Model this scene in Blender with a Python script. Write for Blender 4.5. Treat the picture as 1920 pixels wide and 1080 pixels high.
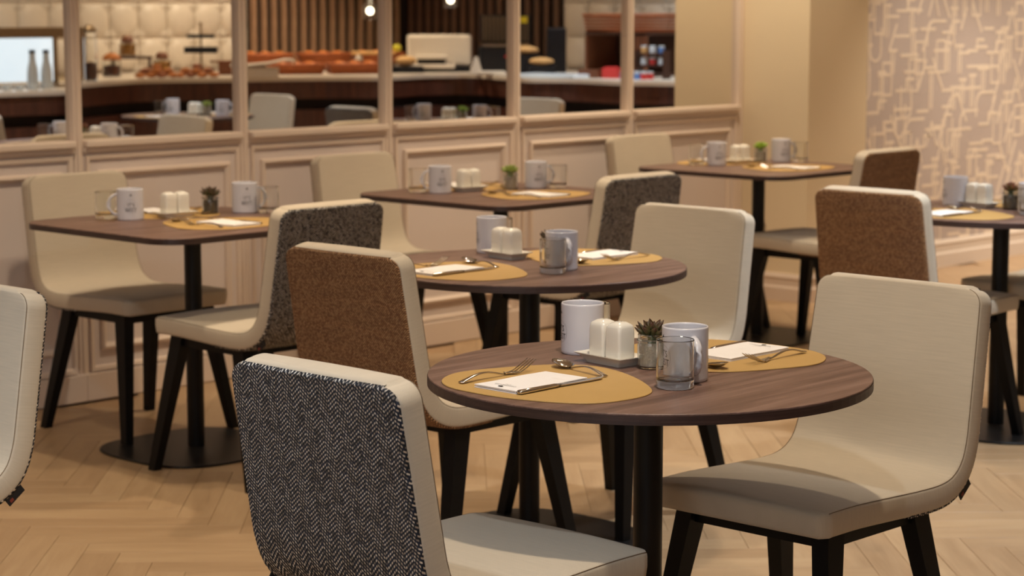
import bpy, bmesh, math, random
from math import sin, cos, pi, radians, hypot, atan2
from mathutils import Vector, Matrix
random.seed(7)
C = bpy.context.scene.collection
for o in list(bpy.data.objects):
    bpy.data.objects.remove(o, do_unlink=True)
scn = bpy.context.scene

# ------------------------------------------------------------------ camera
CAM_H = 1.43
FPX = 3965.0
PITCH = math.atan(527 / FPX)
YAW = radians(46.6)
cam_d = bpy.data.cameras.new('camera')
cam = bpy.data.objects.new('camera', cam_d)
C.objects.link(cam)
cam.location = (0, 0, CAM_H)
cam.rotation_euler = (pi / 2 - PITCH, 0, -YAW)
cam_d.sensor_width = 36
cam_d.lens = FPX / 1920 * 36
cam_d.clip_start = 0.05
cam_d.clip_end = 100
cam_d.dof.use_dof = True
cam_d.dof.focus_distance = 3.8
cam_d.dof.aperture_fstop = 6.3
scn.camera = cam

# ------------------------------------------------------------------ world, exposure
w = bpy.data.worlds.new('world')
scn.world = w
w.use_nodes = True
w.node_tree.nodes['Background'].inputs[0].default_value = (0.9, 0.93, 1.0, 1)
w.node_tree.nodes['Background'].inputs[1].default_value = 0.09
scn.view_settings.view_transform = 'Standard'
scn.view_settings.look = 'None'
scn.view_settings.gamma = 1
scn.view_settings.use_curve_mapping = False
scn.view_settings.exposure = 0.1

# ------------------------------------------------------------------ lights
CEIL = 2.9
WARM = (1.0, 0.83, 0.61)
NEUT = (1.0, 0.92, 0.82)
COOL = (0.80, 0.90, 1.0)


def spot(x, y, e, col, ang=95, size=0.05, blend=0.6, tx=0, ty=0, z=CEIL - 0.03):
    d = bpy.data.lights.new('downlight_or_fill_lamp', 'SPOT')
    d.energy = e
    d.color = col
    d.spot_size = radians(ang)
    d.spot_blend = blend
    d.shadow_soft_size = size
    o = bpy.data.objects.new('downlight_or_fill_lamp', d)
    C.objects.link(o)
    o.location = (x, y, z)
    v = Vector((tx, ty, -1))
    o.rotation_euler = v.to_track_quat('-Z', 'Y').to_euler()
    LAMPS.append((x, y))
    return o


def area(loc, aim, sx, sy, e, col):
    d = bpy.data.lights.new('front_fill_lamp', 'AREA')
    d.shape = 'RECTANGLE'
    d.size = sx
    d.size_y = sy
    d.energy = e
    d.color = col
    o = bpy.data.objects.new('front_fill_lamp', d)
    C.objects.link(o)
    o.location = loc
    o.rotation_euler = (Vector(aim) - Vector(loc)).to_track_quat('-Z', 'Y').to_euler()
    return o


LAMPS = []
# dining-area downlights, plus two added cool fill spots
for x, y, e in ((4.25, 3.75, 78), (2.6, 5.0, 65), (3.8, 5.1, 80), (5.2, 5.05, 95), (6.7, 5.05, 110), (7.75, 5.75, 115)):
    spot(x, y, e, WARM)
spot(2.72, 2.12, 120, (1.0, 0.85, 0.65))
spot(1.3, 1.5, 70, COOL, tx=0.45, ty=0.45)  # cool fill added to light the top edge of the herringbone chair
spot(0.9, 3.3, 135, COOL)  # cool fill added to brighten the off-white chair at the left
spot(5.3, 2.55, 230, COOL, ang=85)
spot(6.6, 3.3, 80, COOL)
# washers close to the papered alcove wall
for x in (9.9, 10.9, 11.9):
    spot(x, 5.4, 165, (1.0, 0.88, 0.74), ang=82)
# cooler lamps over the buffet and its aisle
for x, y, e in ((8.9, 2.9, 120), (7.4, 2.2, 120), (10.4, 3.4, 120)):
    spot(x, y, e, COOL)
for x, y, e in ((8.2, 0.5, 40), (9.3, 0.5, 42), (10.6, 0.5, 150), (11.7, 0.9, 40)):
    spot(x, y, e, WARM, ang=115)
spot(11.6, 3.2, 120, COOL, ang=115)
# broad cool fill added behind the camera, standing in for daylight from there
area((-1.8, 0.6, 2.2), (4.0, 3.6, 0.6), 2.6, 1.6, 40, (0.92, 0.95, 1.0))


# ------------------------------------------------------------------ materials
def lin(c):
    c /= 255.0
    return c / 12.92 if c <= 0.04045 else ((c + 0.055) / 1.055) ** 2.4


def rgb(r, g, b):
    return (lin(r), lin(g), lin(b), 1)


class NT:
    def __init__(s, name):
        s.m = bpy.data.materials.new(name)
        s.m.use_nodes = True
        s.t = s.m.node_tree
        s.b = s.t.nodes['Principled BSDF']

    def n(s, typ, **kw):
        nd = s.t.nodes.new(typ)
        for k, v in kw.items():
            if k.startswith('i_'):
                key = k[2:]
                key = int(key) if key.isdigit() else key.replace('_', ' ')
                s.set(nd.inputs[key], v)
            else:
                setattr(nd, k, v)
        return nd

    def set(s, sock, v):
        if isinstance(v, bpy.types.NodeSocket):
            s.t.links.new(v, sock)
        else:
            sock.default_value = v

    def math(s, op, a, b=0.0, c=0.0):
        nd = s.t.nodes.new('ShaderNodeMath')
        nd.operation = op
        s.set(nd.inputs[0], a)
        s.set(nd.inputs[1], b)
        s.set(nd.inputs[2], c)
        return nd.outputs[0]

    def mix(s, f, a, b):
        nd = s.t.nodes.new('ShaderNodeMix')
        nd.data_type = 'RGBA'
        s.set(nd.inputs[0], f)
        s.set(nd.inputs[6], a)
        s.set(nd.inputs[7], b)
        return nd.outputs[2]

    def uv(s):
        return s.n('ShaderNodeUVMap', uv_map='UVMap').outputs[0]

    def obj(s):
        return s.n('ShaderNodeTexCoord').outputs['Object']

    def noise(s, vec, scale, detail=2.0, rough=0.5):
        nd = s.n('ShaderNodeTexNoise')
        s.set(nd.inputs['Vector'], vec)
        nd.inputs['Scale'].default_value = scale
        nd.inputs['Detail'].default_value = detail
        nd.inputs['Roughness'].default_value = rough
        return nd.outputs[0]

    def mapping(s, vec, sc):
        nd = s.n('ShaderNodeMapping')
        s.set(nd.inputs[0], vec)
        nd.inputs['Scale'].default_value = sc
        return nd.outputs[0]

    def ramp(s, f, stops):
        nd = s.n('ShaderNodeValToRGB')
        s.set(nd.inputs[0], f)
        cr = nd.color_ramp
        while len(cr.elements) < len(stops):
            cr.elements.new(0.5)
        for e, (p, c) in zip(cr.elements, stops):
            e.position = p
            e.color = c
        return nd.outputs[0]

    def bump(s, h, strength, dist):
        nd = s.n('ShaderNodeBump')
        nd.inputs['Strength'].default_value = strength
        nd.inputs['Distance'].default_value = dist
        s.set(nd.inputs['Height'], h)
        s.set(s.b.inputs['Normal'], nd.outputs[0])

    def P(s, **kw):
        for k, v in kw.items():
            s.set(s.b.inputs[k.replace('_', ' ')], v)
        return s.m


def plain(name, col, rough=0.5, metal=0.0, var=0.06, scale=30, **kw):
    t = NT(name)
    nz = t.noise(t.obj(), scale, 3)
    d = tuple(c * (1 - var) for c in col[:3]) + (1,)
    l = tuple(min(1, c * (1 + var)) for c in col[:3]) + (1,)
    t.P(Base_Color=t.mix(nz, d, l), Roughness=rough, Metallic=metal, **kw)
    return t.m


def fabric(name, col):
    t = NT(name)
    uv = t.uv()
    sp = t.n('ShaderNodeSeparateXYZ')
    t.set(sp.inputs[0], uv)
    u, v = sp.outputs[0], sp.outputs[1]
    wv = t.math('MULTIPLY', t.math('SINE', t.math('MULTIPLY', u, 2 * pi / 0.0026)),
                t.math('SINE', t.math('MULTIPLY', v, 2 * pi / 0.0026)))
    h = t.math('MULTIPLY_ADD', wv, 0.5, 0.5)
    slub = t.noise(t.mapping(uv, (12, 260, 1)), 1.0, 3, 0.6)
    f = t.math('ADD', t.math('MULTIPLY', h, 0.45), t.math('MULTIPLY', slub, 0.55))
    d = tuple(c * 0.72 for c in col[:3]) + (1,)
    l = tuple(min(1, c * 1.17) for c in col[:3]) + (1,)
    c = t.mix(f, d, l)
    t.bump(h, 0.25, 0.0008)
    return t.P(Base_Color=c, Roughness=0.92, Sheen_Weight=0.15)


def herringbone(name):
    t = NT(name)
    uv = t.uv()
    sp = t.n('ShaderNodeSeparateXYZ')
    t.set(sp.inputs[0], uv)
    u, v = sp.outputs[0], sp.outputs[1]
    PER, ROW = 0.043, 0.0076
    tri = t.math('ABSOLUTE', t.math('SUBTRACT', t.math('FRACT', t.math('DIVIDE', u, PER)), 0.5))
    s = t.math('ADD', v, t.math('MULTIPLY', tri, PER * 0.85))
    row = t.math('DIVIDE', s, ROW)
    fr = t.math('FRACT', row)
    st = t.math('FRACT', t.math('ADD', t.math('DIVIDE', u, 0.0050), t.math('MULTIPLY', t.math('FLOOR', row), 0.37)))
    # pale weft picks: a thin band of each row broken into short stitches
    band = t.math('LESS_THAN', fr, 0.42)
    pick = t.math('LESS_THAN', st, 0.60)
    cell = t.n('ShaderNodeTexWhiteNoise', noise_dimensions='2D')
    cv = t.n('ShaderNodeCombineXYZ')
    t.set(cv.inputs[0], t.math('FLOOR', t.math('ADD', t.math('DIVIDE', u, 0.0050), t.math('MULTIPLY', t.math('FLOOR', row), 0.37))))
    t.set(cv.inputs[1], t.math('FLOOR', row))
    t.set(cell.inputs['Vector'], cv.outputs[0])
    pale = t.ramp(cell.outputs[0], [(0.0, rgb(112, 106, 104)), (0.3, rgb(196, 182, 166)), (0.7, rgb(234, 222, 206)), (1.0, rgb(250, 244, 234))])
    dark = t.mix(cell.outputs[0], rgb(7, 8, 11), rgb(22, 27, 42))
    f = t.math('MULTIPLY', band, pick)
    c = t.mix(f, dark, pale)
    hh = t.math('MULTIPLY', t.math('SINE', t.math('MULTIPLY', fr, pi)), t.math('SINE', t.math('MULTIPLY', st, pi)))
    t.bump(hh, 0.9, 0.002)
    return t.P(Base_Color=c, Roughness=0.9)


def basket_weave(name, lo, mid, hi, cell=0.0062):
    t = NT(name)
    uv = t.uv()
    sp = t.n('ShaderNodeSeparateXYZ')
    t.set(sp.inputs[0], uv)
    u, v = sp.outputs[0], sp.outputs[1]
    a = t.math('DIVIDE', t.math('ADD', u, v), cell * 1.5)
    b = t.math('DIVIDE', t.math('SUBTRACT', u, t.math('MULTIPLY', v, 1.2)), cell * 1.5)
    fa, fb = t.math('FRACT', a), t.math('FRACT', b)
    hh = t.math('MULTIPLY', t.math('SINE', t.math('MULTIPLY', fa, pi)), t.math('SINE', t.math('MULTIPLY', fb, pi)))
    wn = t.n('ShaderNodeTexWhiteNoise', noise_dimensions='2D')
    cv = t.n('ShaderNodeCombineXYZ')
    t.set(cv.inputs[0], t.math('FLOOR', a))
    t.set(cv.inputs[1], t.math('FLOOR', b))
    t.set(wn.inputs['Vector'], cv.outputs[0])
    tone = t.mix(wn.outputs[0], mid, hi)
    big = t.noise(t.mapping(uv, (6, 60, 1)), 1.0, 2)
    f = t.math('MULTIPLY', t.math('POWER', hh, 0.8), t.math('MULTIPLY_ADD', big, 0.5, 0.7))
    c = t.mix(f, lo, tone)
    t.bump(hh, 0.9, 0.002)
    return t.P(Base_Color=c, Roughness=0.88)


def walnut(name, a, b, c3, rough=0.42, axis=(2.2, 40, 40)):
    t = NT(name)
    o = t.obj()
    n1 = t.noise(t.mapping(o, axis), 1.0, 4, 0.6)
    n2 = t.noise(t.mapping(o, (axis[0] * 2.2, axis[1] * 7, axis[2] * 7)), 1.0, 3, 0.6)
    f = t.math('ADD', t.math('MULTIPLY', n1, 0.65), t.math('MULTIPLY', n2, 0.35))
    col = t.ramp(f, [(0.30, a), (0.5, b), (0.70, c3)])
    t.bump(n2, 0.12, 0.001)
    return t.P(Base_Color=col, Roughness=rough)


def plank_mat(name, island):
    t = NT(name)
    uv = t.uv()
    if island:
        r = t.n('ShaderNodeNewGeometry').outputs['Random Per Island']
    else:
        r = t.n('ShaderNodeObjectInfo').outputs['Random']
    off = t.n('ShaderNodeCombineXYZ')
    t.set(off.inputs[0], t.math('MULTIPLY', r, 37.0))
    t.set(off.inputs[1], t.math('MULTIPLY', r, 91.0))
    ad = t.n('ShaderNodeVectorMath', operation='ADD')
    t.set(ad.inputs[0], uv)
    t.set(ad.inputs[1], off.outputs[0])
    n1 = t.noise(t.mapping(ad.outputs[0], (3.0, 26, 1)), 1.0, 4, 0.6)
    n2 = t.noise(t.mapping(ad.outputs[0], (9, 160, 1)), 1.0, 3, 0.6)
    f = t.math('ADD', t.math('MULTIPLY', n1, 0.6), t.math('ADD', t.math('MULTIPLY', n2, 0.25), t.math('MULTIPLY', r, 0.22)))
    col = t.ramp(f, [(0.28, rgb(150, 120, 88)), (0.55, rgb(167, 137, 103)), (0.85, rgb(184, 156, 120))])
    rg = t.math('MULTIPLY_ADD', n1, 0.15, 0.36)
    return t.P(Base_Color=col, Roughness=rg)


def glass_mat(name, col=(0.98, 0.99, 0.985, 1), rough=0.0, ior=1.45):
    t = NT(name)
    nz = t.noise(t.obj(), 40, 2)
    c2 = tuple(c * 0.985 for c in col[:3]) + (1,)
    return t.P(Base_Color=t.mix(nz, col, c2), Roughness=rough, IOR=ior, Transmission_Weight=1.0)


def emit(name, col, s):
    t = NT(name)
    nz = t.noise(t.obj(), 6, 2)
    return t.P(Base_Color=(0.8, 0.8, 0.8, 1), Emission_Color=t.mix(nz, col, tuple(c * 0.92 for c in col[:3]) + (1,)), Emission_Strength=s)


M = {}
M['cream'] = fabric('cream_fabric', rgb(195, 180, 158))
M['herring'] = herringbone('black_herringbone_tweed')
M['brown'] = basket_weave('brown_basket_weave', rgb(30, 15, 7), rgb(150, 96, 54), rgb(216, 164, 112), cell=0.0044)
M['black'] = plain('black_painted_wood', rgb(9, 8, 8), 0.5, var=0.15, Specular_IOR_Level=0.2)
M['steelblack'] = plain('black_powder_coat', rgb(16, 14, 14), 0.42, var=0.1, Specular_IOR_Level=0.3)
M['seam'] = plain('dark_thread', rgb(118, 98, 76), 0.8)
M['tag'] = plain('black_woven_tag', rgb(20, 17, 18), 0.7)
M['tagprint'] = plain('orange_thread', rgb(120, 48, 34), 0.7)
M['walnut'] = walnut('walnut_laminate', rgb(80, 57, 48), rgb(112, 85, 74), rgb(144, 115, 102))
M['walnut_edge'] = walnut('walnut_edge_band', rgb(40, 27, 24), rgb(58, 41, 37), rgb(76, 55, 48), axis=(6, 6, 240))
M['leather'] = plain('mustard_leather', rgb(186, 148, 86), 0.55, var=0.08, scale=9)
M['ceramic'] = plain('white_glazed_ceramic', rgb(212, 209, 214), 0.16, var=0.015)
M['ceramic_warm'] = plain('ivory_glazed_ceramic', rgb(230, 224, 212), 0.14, var=0.015)
M['ink'] = plain('black_print', rgb(30, 28, 30), 0.6)
M['greyink'] = plain('grey_print', rgb(96, 94, 100), 0.7)
M['paper'] = plain('white_paper_napkin', rgb(238, 232, 228), 0.85, var=0.02)
M['steel'] = plain('polished_steel', rgb(205, 198, 190), 0.14, metal=1.0, var=0.03)
M['glass'] = glass_mat('clear_glass')
M['pebble'] = plain('pale_gravel', rgb(196, 186, 166), 0.85, var=0.35, scale=190)
M['pebble_dark'] = plain('dark_gravel', rgb(88, 78, 62), 0.85, var=0.3, scale=190)


def leaf_mat(name, base, tip):
    t = NT(name)
    uv = t.uv()
    sp = t.n('ShaderNodeSeparateXYZ')
    t.set(sp.inputs[0], uv)
    nz = t.noise(t.obj(), 90, 2)
    f = t.math('POWER', sp.outputs[1], 2.2)
    c = t.mix(f, base, tip)
    return t.P(Base_Color=t.mix(t.math('MULTIPLY', nz, 0.35), c, rgb(60, 60, 30)), Roughness=0.45)


M['leaf_dark'] = leaf_mat('dark_succulent_leaf', rgb(78, 92, 50), rgb(84, 34, 34))
M['leaf_green'] = leaf_mat('green_succulent_leaf', rgb(132, 158, 66), rgb(168, 176, 84))
M['leaf_bright'] = leaf_mat('bright_succulent_leaf', rgb(136, 178, 46), rgb(170, 196, 70))
M['leaf_olive'] = leaf_mat('olive_succulent_leaf', rgb(84, 104, 40), rgb(140, 56, 50))
M['wall'] = plain('taupe_wall_paint', rgb(216, 200, 190), 0.6, var=0.02, scale=4)
M['trim'] = plain('taupe_trim_paint', rgb(222, 202, 184), 0.45, var=0.02, scale=4)
M['pier'] = plain('sand_wall_paint', rgb(230, 211, 178), 0.7, var=0.02, scale=4)
M['paper_ground'] = plain('taupe_wallpaper', rgb(186, 171, 162), 0.6, var=0.05, scale=60)
M['paper_line'] = plain('cream_wallpaper_relief', rgb(226, 209, 188), 0.5, var=0.04, scale=60)
M['white_trim'] = plain('cream_baseboard_paint', rgb(222, 206, 188), 0.45, var=0.02)
M['ceil'] = plain('ceiling_paint', rgb(226, 216, 202), 0.8, var=0.02, scale=3)
M['mirror'] = plain('mirror_glass', rgb(232, 229, 224), 0.0, metal=1.0, var=0.01, scale=1)
M['subfloor'] = plain('oak_subfloor', rgb(160, 128, 94), 0.9)
M['plank'] = plank_mat('light_oak_plank', False)
M['plank_far'] = plank_mat('light_oak_planks_joined', True)
M['tile'] = plain('cream_relief_tile', rgb(212, 200, 184), 0.45, var=0.02, scale=5)
M['slat'] = walnut('slat_walnut', rgb(116, 86, 64), rgb(148, 114, 88), rgb(172, 138, 110), axis=(30, 30, 2))
M['slat_shaded'] = walnut('shaded_slat_walnut', rgb(62, 40, 30), rgb(84, 58, 44), rgb(104, 76, 58), axis=(30, 30, 2))  # slat walnut darkened: shade on the right-wall slats put into the colour
M['slatback'] = plain('dark_slat_backing', rgb(30, 17, 11), 0.8)
M['stone'] = plain('cream_stone_worktop', rgb(228, 216, 200), 0.3, var=0.03, scale=12)
M['mahogany'] = walnut('dark_counter_wood', rgb(60, 32, 24), rgb(84, 48, 36), rgb(104, 62, 46), axis=(30, 30, 2))
M['recess'] = plain('black_recess', rgb(22, 12, 9), 0.8)
M['bronze'] = plain('brushed_bronze', rgb(150, 128, 100), 0.35, metal=0.7)
M['coolglow'] = emit('backlit_panel', (0.72, 0.88, 1.0, 1), 1.1)
M['bottle'] = plain('white_bottle', rgb(226, 238, 248), 0.2, var=0.02)
M['navy'] = plain('dark_blue_cap', rgb(38, 44, 70), 0.5)
M['wood_mid'] = plain('brown_wood', rgb(118, 70, 44), 0.55, var=0.2, scale=24)
M['wood_dark'] = plain('dark_brown_wood', rgb(70, 40, 28), 0.55, var=0.2, scale=24)
M['wicker'] = plain('orange_wicker', rgb(160, 86, 42), 0.6, var=0.45, scale=70)
M['crust'] = plain('baked_crust', rgb(176, 106, 48), 0.6, var=0.45, scale=28)
M['roll'] = plain('orange_glazed_roll', rgb(214, 124, 58), 0.45, var=0.2, scale=28)
M['crust_dark'] = plain('dark_baked_crust', rgb(136, 76, 40), 0.6, var=0.45, scale=28)
M['bread'] = plain('pale_bread', rgb(226, 180, 118), 0.7, var=0.2, scale=20)
M['cereal'] = plain('golden_cereal', rgb(192, 138, 58), 0.8, var=0.4, scale=60)
M['cocoa'] = plain('dark_cereal', rgb(94, 50, 34), 0.8, var=0.4, scale=60)
M['yellow'] = plain('yellow_label', rgb(244, 222, 40), 0.5, var=0.03)
M['red'] = plain('red_carton', rgb(212, 62, 60), 0.5, var=0.05)
M['blue'] = plain('blue_label', rgb(96, 140, 208), 0.5, var=0.05)
M['white'] = plain('white_enamel', rgb(238, 228, 212), 0.3, var=0.02)
M['gunmetal'] = plain('dark_machine_steel', rgb(36, 36, 40), 0.35, metal=0.5)
M['bulb'] = emit('glowing_bulb', (1.0, 0.86, 0.62, 1), 9.0)
M['lemon'] = plain('lemon_skin', rgb(222, 214, 60), 0.5, var=0.1)


# ------------------------------------------------------------------ mesh helpers
class MB:
    def __init__(s):
        s.v = []
        s.f = []
        s.uv = []
        s.sm = []

    def add(s, verts, faces, smooth=False, uvs=None):
        k = len(s.v)
        s.v += [tuple(p) for p in verts]
        for i, f in enumerate(faces):
            s.f.append(tuple(k + j for j in f))
            s.sm.append(smooth)
            s.uv.append(uvs[i] if uvs else [(0, 0)] * len(f))
        return s

    def box(s, c, d, rz=0.0, bev=0.0):
        x, y, z = d[0] / 2, d[1] / 2, d[2] / 2
        if bev <= 0:
            vs = [(-x, -y, -z), (x, -y, -z), (x, y, -z), (-x, y, -z), (-x, -y, z), (x, -y, z), (x, y, z), (-x, y, z)]
            fs = [(3, 2, 1, 0), (4, 5, 6, 7), (0, 1, 5, 4), (1, 2, 6, 5), (2, 3, 7, 6), (3, 0, 4, 7)]
        else:
            bm = bmesh.new()
            bmesh.ops.create_cube(bm, size=1)
            for q in bm.verts:
                q.co = Vector((q.co.x * d[0], q.co.y * d[1], q.co.z * d[2]))
            bmesh.ops.bevel(bm, geom=list(bm.edges), offset=bev, segments=2, profile=0.5, affect='EDGES')
            bm.verts.index_update()
            vs = [tuple(q.co) for q in bm.verts]
            fs = [tuple(q.index for q in f.verts) for f in bm.faces]
            bm.free()
        cr, sr = cos(rz), sin(rz)
        vs = [(c[0] + a * cr - b * sr, c[1] + a * sr + b * cr, c[2] + e) for a, b, e in vs]
        return s.add(vs, fs)

    def frustum(s, a, b, ha, hb):
        """square bar from centre a (half size ha) to centre b (half size hb)"""
        vs = []
        for p, h in ((a, ha), (b, hb)):
            hx, hy = (h, h) if not isinstance(h, tuple) else h
            vs += [(p[0] - hx, p[1] - hy, p[2]), (p[0] + hx, p[1] - hy, p[2]), (p[0] + hx, p[1] + hy, p[2]), (p[0] - hx, p[1] + hy, p[2])]
        return s.add(vs, [(0, 1, 2, 3), (7, 6, 5, 4), (4, 5, 1, 0), (5, 6, 2, 1), (6, 7, 3, 2), (7, 4, 0, 3)])

    def prism(s, poly, z0, z1, smooth=False, chamfer=0.0):
        n = len(poly)
        if chamfer > 0:
            cx = sum(p[0] for p in poly) / n
            cy = sum(p[1] for p in poly) / n

            def ins(p):
                dx, dy = p[0] - cx, p[1] - cy
                l = hypot(dx, dy)
                return (p[0] - dx / l * chamfer, p[1] - dy / l * chamfer)
            rings = [[(*ins(p), z0) for p in poly], [(*p, z0 + chamfer) for p in poly], [(*p, z1 - chamfer) for p in poly], [(*ins(p), z1) for p in poly]]
        else:
            rings = [[(*p, z0) for p in poly], [(*p, z1) for p in poly]]
        vs = [q for r in rings for q in r]
        fs = [tuple(range(n - 1, -1, -1)), tuple(range((len(rings) - 1) * n, len(rings) * n))]
        for k in range(len(rings) - 1):
            fs += [(k * n + i, k * n + (i + 1) % n, (k + 1) * n + (i + 1) % n, (k + 1) * n + i) for i in range(n)]
        return s.add(vs, fs, smooth)

    def lathe(s, prof, n=32, c=(0, 0, 0), smooth=True):
        if smooth:                       # support loops keep the shading of long walls flat
            q = [prof[0]]
            for (r0, z0), (r1, z1) in zip(prof, prof[1:]):
                l = hypot(r1 - r0, z1 - z0)
                if l > 0.008:
                    for t in (0.0015 / l, 1 - 0.0015 / l):
                        q.append((r0 + (r1 - r0) * t, z0 + (z1 - z0) * t))
                q.append((r1, z1))
            prof = q
        vs = []
        m = len(prof)
        for i in range(n):
            a = 2 * pi * i / n
            for r, z in prof:
                vs.append((c[0] + r * cos(a), c[1] + r * sin(a), c[2] + z))
        fs = []
        for i in range(n):
            j = (i + 1) % n
            for k in range(m - 1):
                if prof[k][0] < 1e-6 and prof[k + 1][0] < 1e-6:
                    continue
                if prof[k][0] < 1e-6:
                    fs.append((i * m + k, j * m + k + 1, i * m + k + 1))
                elif prof[k + 1][0] < 1e-6:
                    fs.append((i * m + k, j * m + k, i * m + k + 1))
                else:
                    fs.append((i * m + k, j * m + k, j * m + k + 1, i * m + k + 1))
        return s.add(vs, fs, smooth)

    def tube(s, pts, r, n=8, flat=None):
        """swept tube; r scalar or list; flat = (w,h) ellipse factors with the wide axis horizontal"""
        pts = [Vector(p) for p in pts]
        vs = []
        for i, p in enumerate(pts):
            t = (pts[min(i + 1, len(pts) - 1)] - pts[max(i - 1, 0)]).normalized()
            up = Vector((0, 0, 1)) if abs(t.z) < 0.95 else Vector((0, 1, 0))
            sd = t.cross(up).normalized()
            up = sd.cross(t).normalized()
            rr = r[i] if isinstance(r, (list, tuple)) else r
            for k in range(n):
                a = 2 * pi * k / n
                if isinstance(rr, tuple):
                    q = p + sd * cos(a) * rr[0] + up * sin(a) * rr[1]
                else:
                    q = p + sd * cos(a) * rr + up * sin(a) * rr
                vs.append(q)
        m = len(pts)
        fs = [tuple(range(n - 1, -1, -1)), tuple(range((m - 1) * n, m * n))]
        for i in range(m - 1):
            for k in range(n):
                fs.append((i * n + k, i * n + (k + 1) % n, (i + 1) * n + (k + 1) % n, (i + 1) * n + k))
        return s.add(vs, fs, True)

    def ball(s, c, r, n=10, m=7, sq=(1, 1, 1)):
        prof = [(max(0, sin(pi * k / m)) * r, -cos(pi * k / m) * r) for k in range(m + 1)]
        prof[0] = (0, -r)
        prof[-1] = (0, r)
        k = len(s.v)
        s.lathe(prof, n, (0, 0, 0))
        for i in range(k, len(s.v)):
            q = s.v[i]
            s.v[i] = (c[0] + q[0] * sq[0], c[1] + q[1] * sq[1], c[2] + q[2] * sq[2])
        return s

    def mesh(s, name, mat, fix=True, weld=False):
        me = bpy.data.meshes.new(name)
        me.from_pydata(s.v, [], s.f)
        uvl = me.uv_layers.new(name='UVMap')
        k = 0
        flat = []
        for u in s.uv:
            for q in u:
                flat += [q[0], q[1]]
        uvl.data.foreach_set('uv', flat)
        me.polygons.foreach_set('use_smooth', s.sm)
        me.materials.append(M[mat] if isinstance(mat, str) else mat)
        if fix:
            bm = bmesh.new()
            bm.from_mesh(me)
            if weld:
                bmesh.ops.remove_doubles(bm, verts=bm.verts, dist=1e-6)
            bmesh.ops.recalc_face_normals(bm, faces=bm.faces)
            bm.to_mesh(me)
            bm.free()
        me.update()
        return me


def remat(me, mat):
    m2 = me.copy()
    m2.materials.clear()
    m2.materials.append(M[mat])
    return m2


def sharp(me, ang=35):
    try:
        me.set_sharp_from_angle(angle=radians(ang))
    except Exception:
        pass
    return me


def put(o, loc=(0, 0, 0), rz=0.0, parent=None):
    C.objects.link(o)
    o.location = loc
    o.rotation_euler = (0, 0, rz)
    if parent:
        o.parent = parent
    return o


def part(name, me, parent, loc=(0, 0, 0), rz=0.0, label=None, kind=None):
    o = put(bpy.data.objects.new(name, me), loc, rz, parent)
    if label:
        o['label'] = label
    if kind:
        o['kind'] = kind
    return o


def tag(o, label, cat, group=None):
    o['label'] = label
    o['category'] = cat
    if group:
        o['group'] = group
    return o


def thing(name, label, cat, loc=(0, 0, 0), rz=0.0, group=None, me=None):
    return tag(put(bpy.data.objects.new(name, me), loc, rz), label, cat, group)


def build(proto, name, label, cat, loc, rz=0.0, group=None):
    """proto: list of (part_name, mesh, parent_index or None, loc, rz, part_label)"""
    root = thing(name, label, cat, loc, rz, group)
    made = []
    for pn, me, pi_, pl, pr, lb in proto:
        made.append(part(pn, me, made[pi_] if pi_ is not None else root, pl, pr, lb, 'stuff' if pn.startswith('printed') else None))
    return root


def struct(name, me=None, loc=(0, 0, 0), rz=0.0, parent=None):
    o = put(bpy.data.objects.new(name, me), loc, rz, parent)
    if parent is None:
        o['kind'] = 'structure'
    return o


def catmull(pts, n):
    out = []
    P_ = [pts[0]] + list(pts) + [pts[-1]]
    for i in range(1, len(P_) - 2):
        for k in range(n):
            t = k / n
            a, b, c, d = (Vector(q) for q in (P_[i - 1], P_[i], P_[i + 1], P_[i + 2]))
            out.append(0.5 * ((2 * b) + (c - a) * t + (2 * a - 5 * b + 4 * c - d) * t * t + (3 * b - a - 3 * c + d) * t ** 3))
    out.append(Vector(pts[-1]))
    return out


def resample(pts, step):
    L = [0.0]
    for a, b in zip(pts, pts[1:]):
        L.append(L[-1] + (b - a).length)
    n = max(2, round(L[-1] / step))
    out = []
    j = 0
    for k in range(n + 1):
        d = L[-1] * k / n
        while j < len(L) - 2 and L[j + 1] < d:
            j += 1
        f = (d - L[j]) / max(1e-9, L[j + 1] - L[j])
        out.append(pts[j].lerp(pts[j + 1], f))
    return out, L[-1] / n


def superellipse(h, e=4.0, n=64):
    out = []
    for i in range(n):
        a = 2 * pi * i / n
        c_, s_ = cos(a), sin(a)
        r = (abs(c_) ** e + abs(s_) ** e) ** (-1 / e)
        out.append((h * r * c_, h * r * s_))
    return out


def rrect(wd, dp, r, n=5):
    out = []
    for cx, cy, a0 in ((wd / 2 - r, dp / 2 - r, 0), (-wd / 2 + r, dp / 2 - r, 90), (-wd / 2 + r, -dp / 2 + r, 180), (wd / 2 - r, -dp / 2 + r, 270)):
        for k in range(n):
            a = radians(a0 + 90 * k / (n - 1))
            out.append((cx + r * cos(a), cy + r * sin(a)))
    return out


def circle(r, n=64):
    return [(r * cos(2 * pi * i / n), r * sin(2 * pi * i / n)) for i in range(n)]


# ------------------------------------------------------------------ room shell
WY = 6.355         # face of the panelled mirror wall
XR = 12.8          # face of the right wall
YF = -0.6          # face of the buffet back wall
XE = 8.39          # pier side face
PX1, PY = 8.885, 5.972
AY = 6.28          # papered alcove wall


def wallbox(x0, x1, y0, y1, z0=0.0, z1=CEIL):
    return MB().box(((x0 + x1) / 2, (y0 + y1) / 2, (z0 + z1) / 2), (x1 - x0, y1 - y0, z1 - z0))


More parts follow.
